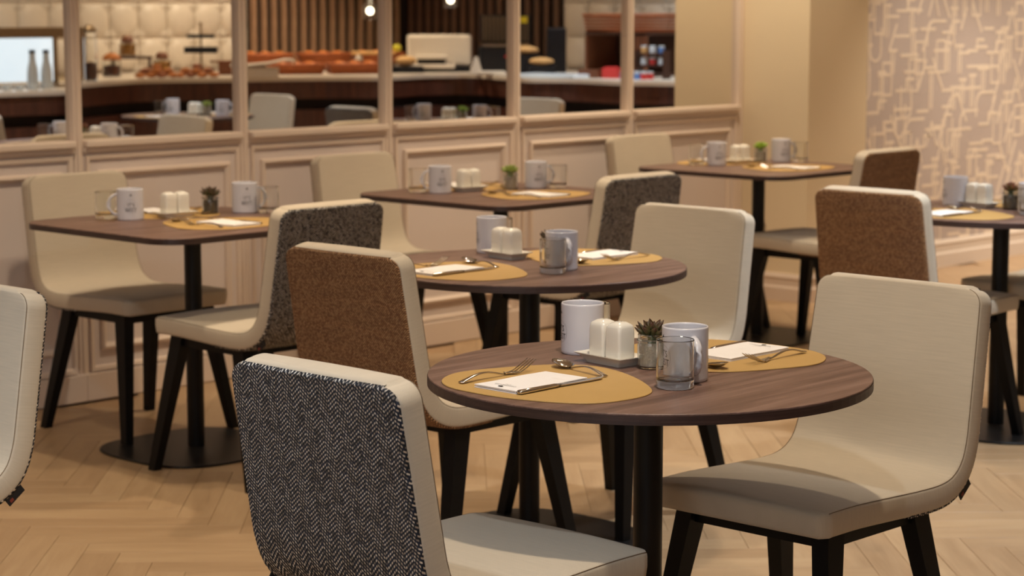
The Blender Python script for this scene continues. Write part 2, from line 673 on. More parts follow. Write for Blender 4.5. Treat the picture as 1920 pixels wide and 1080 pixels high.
floor = struct('floor', wallbox(-3.2, 13.0, -4.2, 6.7, -0.06, -0.0075).mesh('floor', 'subfloor'))
ceiling = struct('ceiling', wallbox(-3.2, 13.0, -4.2, 6.7, CEIL, CEIL + 0.06).mesh('ceiling', 'ceil'))
struct('wall_left', wallbox(-3.2, -3.0, -4.2, 6.7).mesh('wall_left', 'wall'))
struct('wall_front', wallbox(-3.0, 5.2, -4.2, -4.0).mesh('wall_front', 'wall'))
struct('wall_corner', wallbox(5.2, 5.4, -4.0, YF).mesh('wall_corner', 'wall'))
wall_right = struct('wall_right', wallbox(XR, XR + 0.2, YF - 0.2, AY).mesh('wall_right', 'pier'))
wall_buffet = struct('wall_buffet', wallbox(5.4, XR, YF - 0.2, YF).mesh('wall_buffet', 'pier'))
wall_back = struct('wall_back', MB().box(((XE - 3.0) / 2, WY + 0.131, CEIL / 2), (XE + 3.0, 0.178, CEIL)).box(((XE - 3.0) / 2, WY + 0.03, 0.475), (XE + 3.0, 0.036, 0.95)).mesh('wall_back', 'wall'))
column = struct('column', wallbox(XE, PX1, PY, WY + 0.25).mesh('column', 'pier'))
wall_alcove = struct('wall_alcove', wallbox(PX1, XR + 0.2, AY, AY + 0.25).mesh('wall_alcove', 'paper_ground'))

# floor planks: herringbone at 45 degrees
PW, PL = 0.098, 0.588
GAP = 0.0005
pl_mb = MB()
hx, hy = PL / 2 - GAP, PW / 2 - GAP
ch = 0.0006
vs = [(-hx, -hy, -0.007), (hx, -hy, -0.007), (hx, hy, -0.007), (-hx, hy, -0.007),
      (-hx, -hy, -ch), (hx, -hy, -ch), (hx, hy, -ch), (-hx, hy, -ch),
      (-hx + ch, -hy + ch, 0), (hx - ch, -hy + ch, 0), (hx - ch, hy - ch, 0), (-hx + ch, hy - ch, 0)]
fs = [(8, 9, 10, 11)] + [(a, (a + 1) % 4, 4 + (a + 1) % 4, 4 + a) for a in range(4)] + [(4 + a, 4 + (a + 1) % 4, 8 + (a + 1) % 4, 8 + a) for a in range(4)]
pl_uv = [[(vs[i][0], vs[i][1]) for i in f] for f in fs]
pl_mb.add(vs, fs, False, pl_uv)
plank_me = pl_mb.mesh('plank', 'plank')
c45 = sin(pi / 4)
cand = []
for s_ in range(-14, 16):
    for k in range(-160, 200):
        for d in (0, 1):
            if d == 0:
                px, py = k * PW + 2 * PL * s_ + PL / 2, k * PW + PW / 2
            else:
                px, py = k * PW + 2 * PL * s_ + PW / 2, k * PW + PW + PL / 2
            X, Y = c45 * (px - py) + 2.0, c45 * (px + py) + 2.0
            if not (-2.6 < X < 12.6 and -3.6 < Y < 6.6):
                continue
            cand.append((X, Y, pi / 4 + d * pi / 2))
near, rest = [], []
fx, fy = sin(YAW), cos(YAW)
for q in cand:
    z = q[0] * fx + q[1] * fy
    xc = q[0] * fy - q[1] * fx
    if 3.0 < z < 13 and abs(xc) < 0.255 * z + 0.1 and q[1] < WY - 0.1 and not (q[0] > XE and q[1] > PY):
        near.append((z, q))
    else:
        rest.append(q)
near.sort()
rest += [q for z, q in near[300:]]
for z, q in near[:300]:
    part('plank', plank_me, floor, (q[0], q[1], random.uniform(-0.0003, 0.0)), q[2] + (pi if random.random() < .5 else 0))
far = MB()
for X, Y, a in rest:
    if Y > 6.35 or X > 12.7:
        continue
    ca, sa = cos(a), sin(a)
    far.add([(X + p[0] * ca - p[1] * sa, Y + p[0] * sa + p[1] * ca, p[2]) for p in vs], fs, False,
            [[(u[0], u[1]) for u in f] for f in pl_uv])
part('planks', far.mesh('planks', 'plank_far', fix=False), floor, kind='stuff')

# panelled wall with mirror panes
PITCH_X = 0.768
posts = [4.457 + PITCH_X * k for k in range(-5, 6)]
CAPZ = 0.953
post_me = MB().box((0, 0, 0), (0.040, 0.040, CEIL - 0.02), bev=0.004).mesh('mullion', 'trim')
bead = MB().box((0, 0, 0), (0.014, 0.040, CEIL - 0.02), bev=0.004)
bead_me = bead.mesh('mullion_bead', 'trim')
cap_me = MB().box((0, 0, 0), (PITCH_X - 0.042, 0.058, 0.026), bev=0.006).box((0, 0.008, -0.022), (PITCH_X - 0.042, 0.040, 0.022), bev=0.005).mesh('cap_rail', 'trim')
pane_me = MB().box((0, 0, 0), (PITCH_X - 0.036, 0.012, CEIL - CAPZ - 0.14)).mesh('mirror_pane', 'mirror')
head_me = MB().box((0, 0, 0), (PITCH_X - 0.06, 0.06, 0.12), bev=0.008).mesh('head_rail', 'trim')


def frame_mesh(name, wd, ht, prof):
    """rectangular moulding in the XZ plane; prof = list of (inset, depth toward -Y)"""
    mb = MB()
    rings = []
    for ins, dp in prof:
        rings.append([(-wd / 2 + ins, -dp, ins), (wd / 2 - ins, -dp, ins), (wd / 2 - ins, -dp, ht - ins), (-wd / 2 + ins, -dp, ht - ins)])
    vv = [q for r in rings for q in r]
    ff = []
    for k in range(len(rings) - 1):
        for i in range(4):
            ff.append((k * 4 + i, k * 4 + (i + 1) % 4, (k + 1) * 4 + (i + 1) % 4, (k + 1) * 4 + i))
    return mb.add(vv, ff).mesh(name, 'trim')


mould = [(0, 0), (0, 0.010), (0.004, 0.016), (0.012, 0.018), (0.020, 0.010), (0.024, 0.008), (0.024, 0.0)]
inner_me = frame_mesh('panel_moulding', PITCH_X - 0.155, 0.66, mould)
bayfr_me = frame_mesh('bay_bead', PITCH_X - 0.06, 0.79, [(0, 0), (0, 0.012), (0.014, 0.010), (0.018, 0.0)])
plinth_me = MB().box((0, 0, 0), (PITCH_X, 0.022, 0.10), bev=0.003).mesh('plinth', 'trim')
posts[-1] = XE - 0.021                      # the last bay runs on to the column
for i, px in enumerate(posts):
    part('mullion', post_me, wall_back, (px, WY + 0.026, CEIL / 2))
    if i < len(posts) - 1:
        part('mullion_bead', bead_me, wall_back, (px, WY + 0.020, CEIL / 2))
        mx = (px + posts[i + 1]) / 2
        bay = [part('cap_rail', cap_me, wall_back, (mx, WY + 0.010, CAPZ - 0.013)),
               part('mirror_pane', pane_me, wall_back, (mx, WY + 0.036, CAPZ + (CEIL - CAPZ - 0.14) / 2), label='mirror pane above the panelled dado, reflecting the buffet'),
               part('head_rail', head_me, wall_back, (mx, WY - 0.01, CEIL - 0.07)),
               part('bay_bead', bayfr_me, wall_back, (mx, WY + 0.012, 0.108)),
               part('panel_moulding', inner_me, wall_back, (mx, WY + 0.012, 0.182)),
               part('plinth', plinth_me, wall_back, (mx, WY + 0.002, 0.052))]
        for o in bay:
            o.scale.x = (posts[i + 1] - px) / PITCH_X

# base mouldings of the column and the alcove
def base_prof(x0, y0, x1, y1, nx, ny, ht=0.135, t=0.02, mat='white_trim', name='base_moulding'):
    prof = [(0, 0), (t, 0), (t, ht * 0.48), (t * 0.72, ht * 0.56), (t * 0.72, ht * 0.80), (t * 0.9, ht * 0.86), (t * 0.5, ht), (0, ht)]
    vv = []
    for X, Y in ((x0, y0), (x1, y1)):
        vv += [(X + nx * a, Y + ny * a, b) for a, b in prof]
    n = len(prof)
    ff = [(k, k + 1, n + k + 1, n + k) for k in range(n - 1)] + [tuple(range(n)), tuple(range(2 * n - 1, n - 1, -1))]
    return MB().add(vv, ff).mesh(name, mat)


part('base_moulding', base_prof(XE, WY, XE, PY - 0.02, -1, 0, mat='trim'), column)
part('base_moulding', base_prof(XE - 0.02, PY, PX1 + 0.02, PY, 0, -1, mat='trim'), column)
part('base_moulding', base_prof(PX1, AY, XR, AY, 0, -1, ht=0.15), wall_alcove)

# wallpaper: raised cream strokes on taupe ground
rw = random.Random(11)
wp = MB()
SW = 0.017


def stroke(pts, wdt=SW):
    for (xa, za), (xb, zb) in zip(pts, pts[1:]):
        dx, dz = xb - xa, zb - za
        l = hypot(dx, dz) or 1e-6
        ox, oz = -dz / l * wdt / 2, dx / l * wdt / 2
        ex, ez = dx / l * wdt * 0.3, dz / l * wdt * 0.3
        lift = rw.uniform(0.0007, 0.0017)
        q = [(xa + ox - ex, za + oz - ez), (xa - ox - ex, za - oz - ez), (xb - ox + ex, zb - oz + ez), (xb + ox + ex, zb + oz + ez)]
        vv = [(a, AY - lift, b) for a, b in q] + [(a, AY + 0.001, b) for a, b in q]
        wp.add(vv, [(0, 1, 2, 3), (0, 4, 5, 1), (1, 5, 6, 2), (2, 6, 7, 3), (3, 7, 4, 0)])


def motif(x, z, kind, s):
    if kind == 0:
        stroke([(x, z), (x + 0.13 * s, z)])
    elif kind == 1:
        stroke([(x, z), (x, z + 0.16 * s)], 0.013)
        stroke([(x + 0.026, z), (x + 0.026, z + 0.16 * s)], 0.013)
        stroke([(x - 0.02, z + 0.16 * s), (x + 0.05, z + 0.16 * s)])
    elif kind == 2:
        stroke([(x, z), (x + 0.07 * s, z + 0.15 * s)])
    elif kind == 3:
        stroke([(x, z), (x, z + 0.17), (x + 0.085, z + 0.17), (x + 0.085, z), (x, z)], 0.014)
    elif kind == 4:
        pts = [(x + 0.06 * cos(a), z + 0.06 * sin(a)) for a in [pi / 2 + pi / 2 * k / 6 for k in range(7)]]
        stroke([(x + 0.12, z + 0.06)] + pts + [(x - 0.06, z - 0.07)])
    elif kind == 5:
        pts = [(x + 0.05 * cos(a), z + 0.05 * sin(a)) for a in [pi + pi * k / 8 for k in range(9)]]
        stroke([(x - 0.05, z + 0.12)] + pts + [(x + 0.05, z + 0.12)], 0.014)
    elif kind == 6:
        stroke([(x, z + 0.16), (x + 0.04, z + 0.09), (x + 0.10, z)])
    elif kind == 7:
        stroke([(x, z), (x + 0.10, z), (x + 0.10, z + 0.06), (x + 0.17, z + 0.06)])
    elif kind == 8:
        stroke([(x, z), (x + 0.05, z + 0.13), (x + 0.10, z)], 0.014)


wp_i = 0
z = 0.17
while z < 2.35:
    x = PX1 + rw.uniform(0.0, 0.06)
    while x < 11.9:
        k = rw.choice([0, 0, 0, 1, 1, 1, 2, 3, 4, 5, 6, 7, 7, 8])
        motif(x, z + rw.uniform(-0.02, 0.02), k, rw.uniform(0.75, 1.25))
        x += rw.uniform(0.08, 0.14)
    z += 0.102
o = part('wallpaper_relief', wp.mesh('wallpaper_relief', 'paper_line'), wall_alcove, kind='stuff')

# buffet back wall: relief tiles and walnut slats
N = 14
TS = 0.27


def tile_h(u, v):
    r = hypot(u, v)
    # four petals meeting round a raised disc
    star = abs(u) ** 0.62 + abs(v) ** 0.62
    k = min(1.0, max(0.0, (0.50 - r) / 0.07))
    k = k * k * (3 - 2 * k)
    pet = min(1.0, max(0.0, (r - 0.50) / 0.18))
    e = min(1.0, (0.5 - max(abs(u), abs(v))) / 0.03)
    dome = max(0.0, 1 - (r / 0.47) ** 2)
    return 0.006 + 0.038 * math.sqrt(dome) + 0.042 * pet * e


vv, ff = [], []
for j in range(N + 1):
    for i in range(N + 1):
        u, v = i / N - 0.5, j / N - 0.5
        vv.append((u * (TS - 0.003), tile_h(u, v), v * (TS - 0.003)))
for j in range(N):
    for i in range(N):
        a = j * (N + 1) + i
        ff.append((a, a + 1, a + N + 2, a + N + 1))
edge = [i for i in range(N)] + [N + j * (N + 1) for j in range(N)] + [N * (N + 1) + i for i in range(N, 0, -1)] + [j * (N + 1) for j in range(N, 0, -1)]
k0 = len(vv)
vv += [(vv[e][0], 0.0, vv[e][2]) for e in edge]
ne = len(edge)
ff += [(edge[i], k0 + i, k0 + (i + 1) % ne, edge[(i + 1) % ne]) for i in range(ne)]
tile_me = MB().add(vv, ff, True).mesh('tile', 'tile')
XS0 = 11.02
nx_t = int((XS0 - 6.6) / TS)
for i in range(nx_t):
    for j in range(6):
        part('tile', tile_me, wall_buffet, (XS0 - TS * (i + 0.5), YF, 0.92 + TS * (j + 0.5)))
YS1 = 1.25
for i in range(13):
    for j in range(6):
        part('tile', tile_me, wall_right, (XR, YS1 + TS * (i + 0.5), 0.92 + TS * (j + 0.5)), pi / 2)
slat_me = MB().box((0, 0, 0), (0.046, 0.038, CEIL - 0.93), bev=0.003).mesh('slat', 'slat')
part('slat_backing', MB().box(((XS0 + XR) / 2, YF + 0.004, (CEIL + 0.9) / 2), (XR - XS0, 0.008, CEIL - 0.9)).mesh('slat_backing', 'slatback'), wall_buffet)
part('slat_backing', MB().box((XR - 0.004, (YF + YS1) / 2, (CEIL + 0.9) / 2), (0.008, YS1 - YF, CEIL - 0.9)).mesh('slat_backing', 'slatback'), wall_right)
slat_shaded_me = remat(slat_me, 'slat_shaded')
x = XS0 + 0.05
while x < XR - 0.05:
    part('slat', slat_me, wall_buffet, (x, YF + 0.027, (CEIL + 0.93) / 2))
    x += 0.106
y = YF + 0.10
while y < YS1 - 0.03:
    part('slat', slat_shaded_me, wall_right, (XR - 0.027, y, (CEIL + 0.93) / 2), pi / 2)
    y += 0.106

# recessed downlight trims in the ceiling, also at the added fill spots
ring_me = MB().lathe([(0.05, 0.0), (0.075, 0.0), (0.078, -0.008), (0.05, -0.012), (0.046, 0.0)], 24).mesh('downlight_trim', 'white_trim')
for lx, ly in LAMPS:
    part('downlight_trim', ring_me, ceiling, (lx, ly, CEIL))

# ------------------------------------------------------------------ chairs
HW = 0.215
DEP = 0.052


def chair_profile():
    ctrl = [(0.264, 0.4795), (0.252, 0.481), (0.238, 0.482), (0.15, 0.482), (0.05, 0.478), (-0.06, 0.473), (-0.14, 0.473), (-0.186, 0.483),
            (-0.218, 0.508), (-0.236, 0.55), (-0.246, 0.60), (-0.263, 0.70), (-0.280, 0.80), (-0.288, 0.852)]
    pts = catmull([(a, 0, b) for a, b in ctrl], 8)
    pts, step = resample(pts, 0.0125)
    tail = []
    for a, b in zip(pts[-5:], pts[-4:]):
        tail += [a.lerp(b, k / 4) for k in range(4)]
    pts = pts[:-5] + tail + [pts[-1]]
    # a little finer still at the very top, where the corners round off
    e0, e1 = pts[-2], pts[-1]
    pts = pts[:-1] + [e0.lerp(e1, t) for t in (0.35, 0.6, 0.8, 0.93)] + [e1]
    nr = []
    for i in range(len(pts)):
        t = (pts[min(i + 1, len(pts) - 1)] - pts[max(i - 1, 0)]).normalized()
        nr.append(Vector((t.z, 0, -t.x)) * -1)
    # rear/under side lies opposite the sitter: choose sign at seat middle (must point down)
    mid = len(pts) // 4
    if nr[mid].z > 0:
        nr = [-q for q in nr]
    # vertical roll of the front lip: blend the first normals to point down and back
    return pts, nr, step


PTS, NRM, STEP = chair_profile()
NP = len(PTS)
ARC = [0.0]
for _a, _b in zip(PTS, PTS[1:]):
    ARC.append(ARC[-1] + (_b - _a).length)


def half_w(d_top, d_front):
    h = HW - 0.011 * max(0.0, 1 - d_top / 0.40)
    R1 = 0.030
    if d_top < R1:
        h -= R1 - math.sqrt(max(0, R1 * R1 - (R1 - d_top) ** 2))
    R2 = 0.012
    if d_front < R2:
        h -= R2 - math.sqrt(max(0, R2 * R2 - (R2 - d_front) ** 2))
    return h


def chair_shell():
    mb = MB()
    rings = []
    uvr = []

    def ring(p, n, hw, e0, e1, s):
        r = 0.009
        r = min(r, (e1 - e0) / 2.2)
        out = []
        ys = [-1, -0.66, -0.33, 0, 0.33, 0.66, 1]
        for q in ys:                                   # front surface, softly crowned
            out.append((q * (hw - r), e0 - 0.004 * (1 - q * q)))
        for a in (30, 60):
            out.append((hw - r + r * sin(radians(a)), e0 + r - r * cos(radians(a))))
        out.append((hw, e0 + r))
        out.append((hw + 0.0015, (e0 + e1) / 2))
        out.append((hw, e1 - r))
        for a in (60, 30):
            out.append((hw - r + r * sin(radians(a)), e1 - r + r * cos(radians(a))))
        for q in (1, 0, -1):
            out.append((q * (hw - r), e1))
        for a in (30, 60):
            out.append((-(hw - r + r * sin(radians(a))), e1 - r + r * cos(radians(a))))
        out.append((-hw, e1 - r))
        out.append((-hw - 0.0015, (e0 + e1) / 2))
        out.append((-hw, e0 + r))
        for a in (60, 30):
            out.append((-(hw - r + r * sin(radians(a))), e0 + r - r * cos(radians(a))))
        vs_ = [(p.x + n.x * e, y, p.z + n.z * e) for y, e in out]
        us_ = [(y + (e if y > 0 else -e), s) for y, e in out]
        return vs_, us_
    seq = []
    L = ARC[-1]
    for k, (dl, ins) in enumerate(((0.008, 0.012), (0.006, 0.005))):
        t = (PTS[0] - PTS[1]).normalized()
        seq.append((PTS[0] + t * dl, NRM[0], half_w(9, 0) - ins, ins, DEP - ins, -dl))
    # front lip: keep underside level
    for i in range(NP):
        s_ = ARC[i]
        seq.append((PTS[i], NRM[i], half_w(L - s_, s_), 0, DEP, s_))
    t = (PTS[-1] - PTS[-2]).normalized()
    for dl, ins in ((0.005, 0.004), (0.008, 0.011)):
        seq.append((PTS[-1] + t * dl, NRM[-1], half_w(0, 9) - ins, ins, DEP - ins, L + dl))
    for q in seq:
        a, b = ring(*q)
        rings.append(a)
        uvr.append(b)
    n = len(rings[0])
    vv = [q for r in rings for q in r]
    uu = [q for r in uvr for q in r]
    ff = [tuple(range(n)), tuple(range((len(rings) - 1) * n + n - 1, (len(rings) - 1) * n - 1, -1))]
    for k in range(len(rings) - 1):
        for i in range(n):
            ff.append((k * n + i, k * n + (i + 1) % n, (k + 1) * n + (i + 1) % n, (k + 1) * n + i))
    mb.add(vv, ff, True, [[uu[i] for i in f] for f in ff])
    return sharp(mb.mesh('upholstery', 'cream'), 50)


def chair_panel(mat):
    """woven rear cover: from under the seat round the bend to the top of the back"""
    mb = MB()
    i0 = next(i for i, p in enumerate(PTS) if p.x < -0.03)
    i1 = NP - 1
    L = ARC[-1]
    rows = []
    us = []
    seq = [(i0, 0, -0.004)] + [(i, 0, 0.0045) for i in range(i0, i1 + 1)] + [(i1, 0.004, -0.002)]
    for i, ext, lift in seq:
        t = (PTS[min(i + 1, NP - 1)] - PTS[i - 1]).normalized()
        p = PTS[i] + t * ext
        hw = half_w(L - ARC[i], 9) - 0.0028
        row, ur = [], []
        ylist = [(-hw + 0.001, -0.009), (-hw - 0.0006, -0.002), (-hw + 0.003, lift * 0.7)] + [(hw * 0.94 * q, lift + 0.003 * (1 - q * q)) for q in (-1, -0.6, -0.2, 0.2, 0.6, 1)] + [(hw - 0.003, lift * 0.7), (hw + 0.0006, -0.002), (hw - 0.001, -0.009)]
        for y, e in ylist:
            ee = DEP + e
            row.append((p.x + NRM[i].x * ee, y, p.z + NRM[i].z * ee))
            ur.append((y, ARC[i] * 1.06 + ext))
        rows.append(row)
        us.append(ur)
    n = len(rows[0])
    vv = [q for r in rows for q in r]
    uu = [q for r in us for q in r]
    ff = []
    for k in range(len(rows) - 1):
        for i in range(n - 1):
            ff.append((k * n + i, k * n + i + 1, (k + 1) * n + i + 1, (k + 1) * n + i))
    mb.add(vv, ff, True, [[uu[i] for i in f] for f in ff])
    return mb.mesh('back_cover', mat)


shell_me = chair_shell()
panel_me = {k: chair_panel(k) for k in ('herring', 'brown')}
seam_mes = []
for s_ in (-1, 1):
    sm = MB()
    L = ARC[-1]
    pts = []
    for i in range(1, NP - 1):
        hw = half_w(L - ARC[i], ARC[i])
        q = PTS[i] + NRM[i] * 0.0022
        pts.append((q.x, s_ * (hw - 0.0024), q.z))
    sm.tube(pts, 0.0008, 5)
    seam_mes.append(sm.mesh('seam', 'seam'))
ib = next(i for i, p in enumerate(PTS) if p.z > 0.487 and p.x < -0.1)
q = PTS[ib] + NRM[ib] * (DEP + 0.010)
tg = MB().box((0, 0, 0), (0.020, 0.0022, 0.046))
ta = atan2(NRM[ib].z, NRM[ib].x)
tgv = []
for a, b, c_ in tg.v:
    # local x along the outward normal, local z along the seam
    tgv.append((q.x + a * cos(ta) - c_ * sin(ta), HW - 0.010 + b, q.z + a * sin(ta) + c_ * cos(ta)))
tg.v = tgv
tag_me = tg.mesh('brand_tag', 'tag')
tpv = MB().box((0, 0, 0), (0.007, 0.0006, 0.009))
tpv.v = [(q.x + (a + 0.003) * cos(ta) - (c_ + 0.012) * sin(ta), HW - 0.0085 + b, q.z + (a + 0.003) * sin(ta) + (c_ + 0.012) * cos(ta)) for a, b, c_ in tpv.v]
tagp_me = tpv.mesh('tag_print', 'tagprint')


def leg_me(tx, ty, fx_, fy_):
    return MB().frustum((tx, ty, 0.432), (fx_, fy_, 0.0), (0.027, 0.02), (0.015, 0.0145)).mesh('leg', 'black')


LEGS = [leg_me(0.185, s_ * 0.165, 0.262, s_ * 0.222) for s_ in (-1, 1)] + [leg_me(-0.105, s_ * 0.165, -0.205, s_ * 0.218) for s_ in (-1, 1)]
fr = MB()
fr.box((0.185, 0, 0.411), (0.03, 0.34, 0.034))
fr.box((-0.105, 0, 0.409), (0.03, 0.34, 0.034))
for s_ in (-1, 1):
    fr.box((0.04, s_ * 0.165, 0.411), (0.32, 0.026, 0.032))
frame_me = fr.mesh('under_frame', 'black')


def chair_proto(kind):
    pr = [('upholstery', shell_me, None, (0, 0, 0), 0, 'cream linen seat and back in one curve'),
          ('back_cover', panel_me[kind], None, (0, 0, 0), 0, 'black and white herringbone tweed' if kind == 'herring' else 'brown basket weave'),
          ('brand_tag', tag_me, None, (0, 0, 0), 0, 'small black woven tag'),
          ('tag_print', tagp_me, 2, (0, 0, 0), 0, None),
          ('under_frame', frame_me, None, (0, 0, 0), 0, None)]
    for m in seam_mes:
        pr.append(('seam', m, 0, (0, 0, 0), 0, None))
    for m in LEGS:
        pr.append(('leg', m, None, (0, 0, 0), 0, None))
    return pr


CH = {k: chair_proto(k) for k in ('herring', 'brown')}
E_, N_, W_, S_ = 0.0, pi / 2, pi, -pi / 2
for kind, x, y, r, label in (
        ('herring', 2.546, 2.532, E_, 'black-and-white herringbone-backed chair in the near foreground, left of the nearest round table'),
        ('herring', 3.503, 2.462, W_, 'cream linen chair right of the nearest round table, showing seat and inside back'),
        ('brown', 3.71, 3.755, E_, 'chair with large brown basket-weave back, just behind the herringbone foreground chair'),
        ('brown', 4.50, 3.82, W_, 'cream chair facing us between the middle round table and the nearest one'),
        ('brown', 5.972, 3.778, E_, 'brown-backed chair with bright white edge, left of the table by the patterned wallpaper'),
        ('brown', 6.72, 3.72, W_, 'cream chair mostly hidden beyond the round table at the right picture edge'),
        ('herring', 4.30, 5.855, S_, 'cream chair with its back to the panelling, leftmost of the wall chairs'),
        ('herring', 4.15, 4.985, N_, 'charcoal-backed chair facing the panelling at the leftmost wall table'),
        ('brown', 5.63, 5.88, S_, 'cream chair with its back to the panelling, at the middle wall table'),
        ('herring', 5.61, 5.01, N_, 'charcoal tweed-backed chair facing the panelling at the middle wall table'),
        ('herring', 7.38, 5.88, S_, 'cream chair with its back to the panelling, at the wall table by the column'),
        ('brown', 7.30, 5.11, N_, 'brown-backed chair facing the panelling at the wall table by the column'),
        ('herring', 2.125, 3.838, W_, 'off-white chair cut off by the left picture edge, black tag at its corner'),
        ('herring', 8.60, 3.65, E_, 'charcoal-backed aisle chair seen low in the third mirror'),
        ('brown', 9.58, 3.65, W_, 'cream aisle chair seen at the left of the fifth mirror'),
        ('herring', 8.82, 1.95, W_, 'cream chair by the buffet front, seen at the left of the third mirror'),
        ('herring', 6.70, 2.72, E_, 'charcoal-backed chair with white edge seen low at the left of the first mirror')):
    build(CH[kind], 'dining_chair', label, 'chair', (x, y, 0), r, 'upholstered dining chairs')

# ------------------------------------------------------------------ tables
TH = 0.745


def table_proto(shape):
    if shape == 'round':
        top = circle(0.419, 96)
        band = circle(0.4195, 96)
    else:
        top = rrect(0.80, 0.80, 0.11, 12)
        band = rrect(0.801, 0.801, 0.1105, 12)
    t = MB().prism([(a * 0.9985, b * 0.9985) for a, b in top], TH - 0.004, TH, chamfer=0.0008).mesh('tabletop', 'walnut')
    e = MB().prism(band, TH - 0.0195, TH - 0.0035).mesh('edge_band', 'walnut_edge')
    c_ = MB().lathe([(0, 0.012), (0.028, 0.012), (0.028, TH - 0.026), (0, TH - 0.026)], 24).mesh('pedestal_column', 'steelblack')
    sharp(c_, 40)
    b = MB().prism(superellipse(0.275, 3.2, 72), 0.0, 0.008, chamfer=0.002).mesh('base_plate', 'steelblack')
    pl = MB().box((0, 0, TH - 0.027), (0.24, 0.24, 0.008)).mesh('top_bracket', 'steelblack')
    return [('tabletop', t, None, (0, 0, 0), 0, 'walnut laminate'), ('edge_band', e, 0, (0, 0, 0), 0, None), ('pedestal_column', c_, None, (0, 0, 0), 0, 'black steel'),
            ('base_plate', b, None, (0, 0, 0), 0, 'black steel'), ('top_bracket', pl, None, (0, 0, 0), 0, None)]


TB = {'round': table_proto('round'), 'square': table_proto('square')}
TABLES = {
    'near': ('round', 3.044, 2.522, 'round walnut table nearest to us, between the herringbone chair and the cream chair'),
    'mid': ('round', 4.107, 3.819, 'round walnut table in the middle, behind the nearest one and right of the brown chair'),
    'east': ('round', 6.33, 3.70, 'round walnut table cut off by the right picture edge, before the patterned wallpaper'),
    'wall1': ('square', 4.22, 5.41, 'rounded-square walnut table by the panelling, leftmost of the three wall tables'),
    'wall2': ('square', 5.66, 5.41, 'rounded-square walnut table by the panelling, middle one of the three wall tables'),
    'wall3': ('square', 7.37, 5.50, 'rounded-square walnut table by the panelling, next to the beige column'),
    'buf1': ('round', 9.02, 3.65, 'round walnut table in the buffet aisle, seen in the fourth mirror'),
    'buf2': ('round', 8.40, 1.98, 'round walnut table close to the buffet, seen in the second mirror'),
}
for k, (sh, x, y, lb) in TABLES.items():
    build(TB[sh], 'dining_table', lb, 'table', (x, y, 0), 0, 'walnut pedestal tables')

# ------------------------------------------------------------------ tableware meshes
mug_body = MB().lathe([(0, 0.0), (0.040, 0.0), (0.0425, 0.002), (0.043, 0.006), (0.043, 0.099), (0.0422, 0.1015), (0.0408, 0.1015), (0.0398, 0.099), (0.0392, 0.010), (0.036, 0.006), (0, 0.006)], 48).mesh('body', 'ceramic')
hp = [(0.041 + 0.028 * sin(pi * k / 14) ** 0.75 * (1 if k not in (0, 14) else 1), 0, 0.085 - 0.068 * k / 14 + 0.004 * sin(2 * pi * k / 14)) for k in range(15)]
mug_handle = MB().tube(hp, [(0.0068, 0.0042)] * 15, 10).mesh('handle', 'ceramic')


def text_faces(txt, size, wrap_r=None, z0=0.0, width=None, sx=1.0):
    cu = bpy.data.curves.new('txt', 'FONT')
    cu.body = txt
    cu.size = size
    cu.align_x = 'CENTER'
    cu.resolution_u = 2
    ob = bpy.data.objects.new('txt', cu)
    C.objects.link(ob)
    dg = bpy.context.evaluated_depsgraph_get()
    me = bpy.data.meshes.new_from_object(ob.evaluated_get(dg))
    vs_ = [tuple(v.co) for v in me.vertices]
    fs_ = [tuple(p.vertices) for p in me.polygons]
    bpy.data.objects.remove(ob)
    bpy.data.meshes.remove(me)
    bpy.data.curves.remove(cu)
    return [(a * sx, b) for a, b, c_ in vs_], fs_


def wrap(mb, pts2, faces, r, side, sgn=1):
    # side = azimuth of the print's centre on the cylinder
    mb.add([((r) * cos(side + a / r), (r) * sin(side + a / r), b) for a, b in pts2], faces)


mk = MB()
mk2 = MB()
for sd in (-pi / 2, pi / 2):
    t1, f1 = text_faces("IT'S", 0.017)
    wrap(mk, [(a, b + 0.046) for a, b in t1], f1, 0.0434, sd)
    t1, f1 = text_faces("BEST", 0.017)
    wrap(mk, [(a, b + 0.030) for a, b in t1], f1, 0.0434, sd)
    # small crest near the rim
    cr = [(-0.005, 0.080), (0.0, 0.088), (0.005, 0.080), (0.0025, 0.082), (0, 0.0795), (-0.0025, 0.082)]
    wrap(mk, cr, [tuple(range(6))], 0.0434, sd)
    # thin ring around the words
    n = 48
    ri = [(0.0215 * cos(2 * pi * k / n), 0.045 + 0.0215 * sin(2 * pi * k / n)) for k in range(n)]
    ro = [(0.0219 * cos(2 * pi * k / n), 0.045 + 0.0219 * sin(2 * pi * k / n)) for k in range(n)]
    wrap(mk2, ri + ro, [(k, (k + 1) % n, n + (k + 1) % n, n + k) for k in range(n)], 0.0434, sd)
    t1, f1 = text_faces("- - - - -", 0.006)
    wrap(mk2, [(a, b + 0.0715) for a, b in t1], f1, 0.0434, sd)
mug_print = mk.mesh('printed_words', 'ink', fix=False)
mug_ring = mk2.mesh('printed_ring', 'greyink', fix=False)
MUG = [('body', mug_body, None, (0, 0, 0), 0, None), ('handle', mug_handle, None, (0, 0, 0), 0, None),
       ('printed_words', mug_print, 0, (0, 0, 0), 0, 'black lettering'), ('printed_ring', mug_ring, 0, (0, 0, 0), 0, 'thin grey ring')]

tumbler_me = MB().lathe([(0, 0.0), (0.030, 0.0), (0.0335, 0.003), (0.0345, 0.010), (0.0345, 0.0885), (0.0338, 0.0895), (0.0330, 0.0885), (0.0325, 0.020), (0.0305, 0.0155), (0, 0.0145)], 48).mesh('tumbler', 'glass', weld=True)


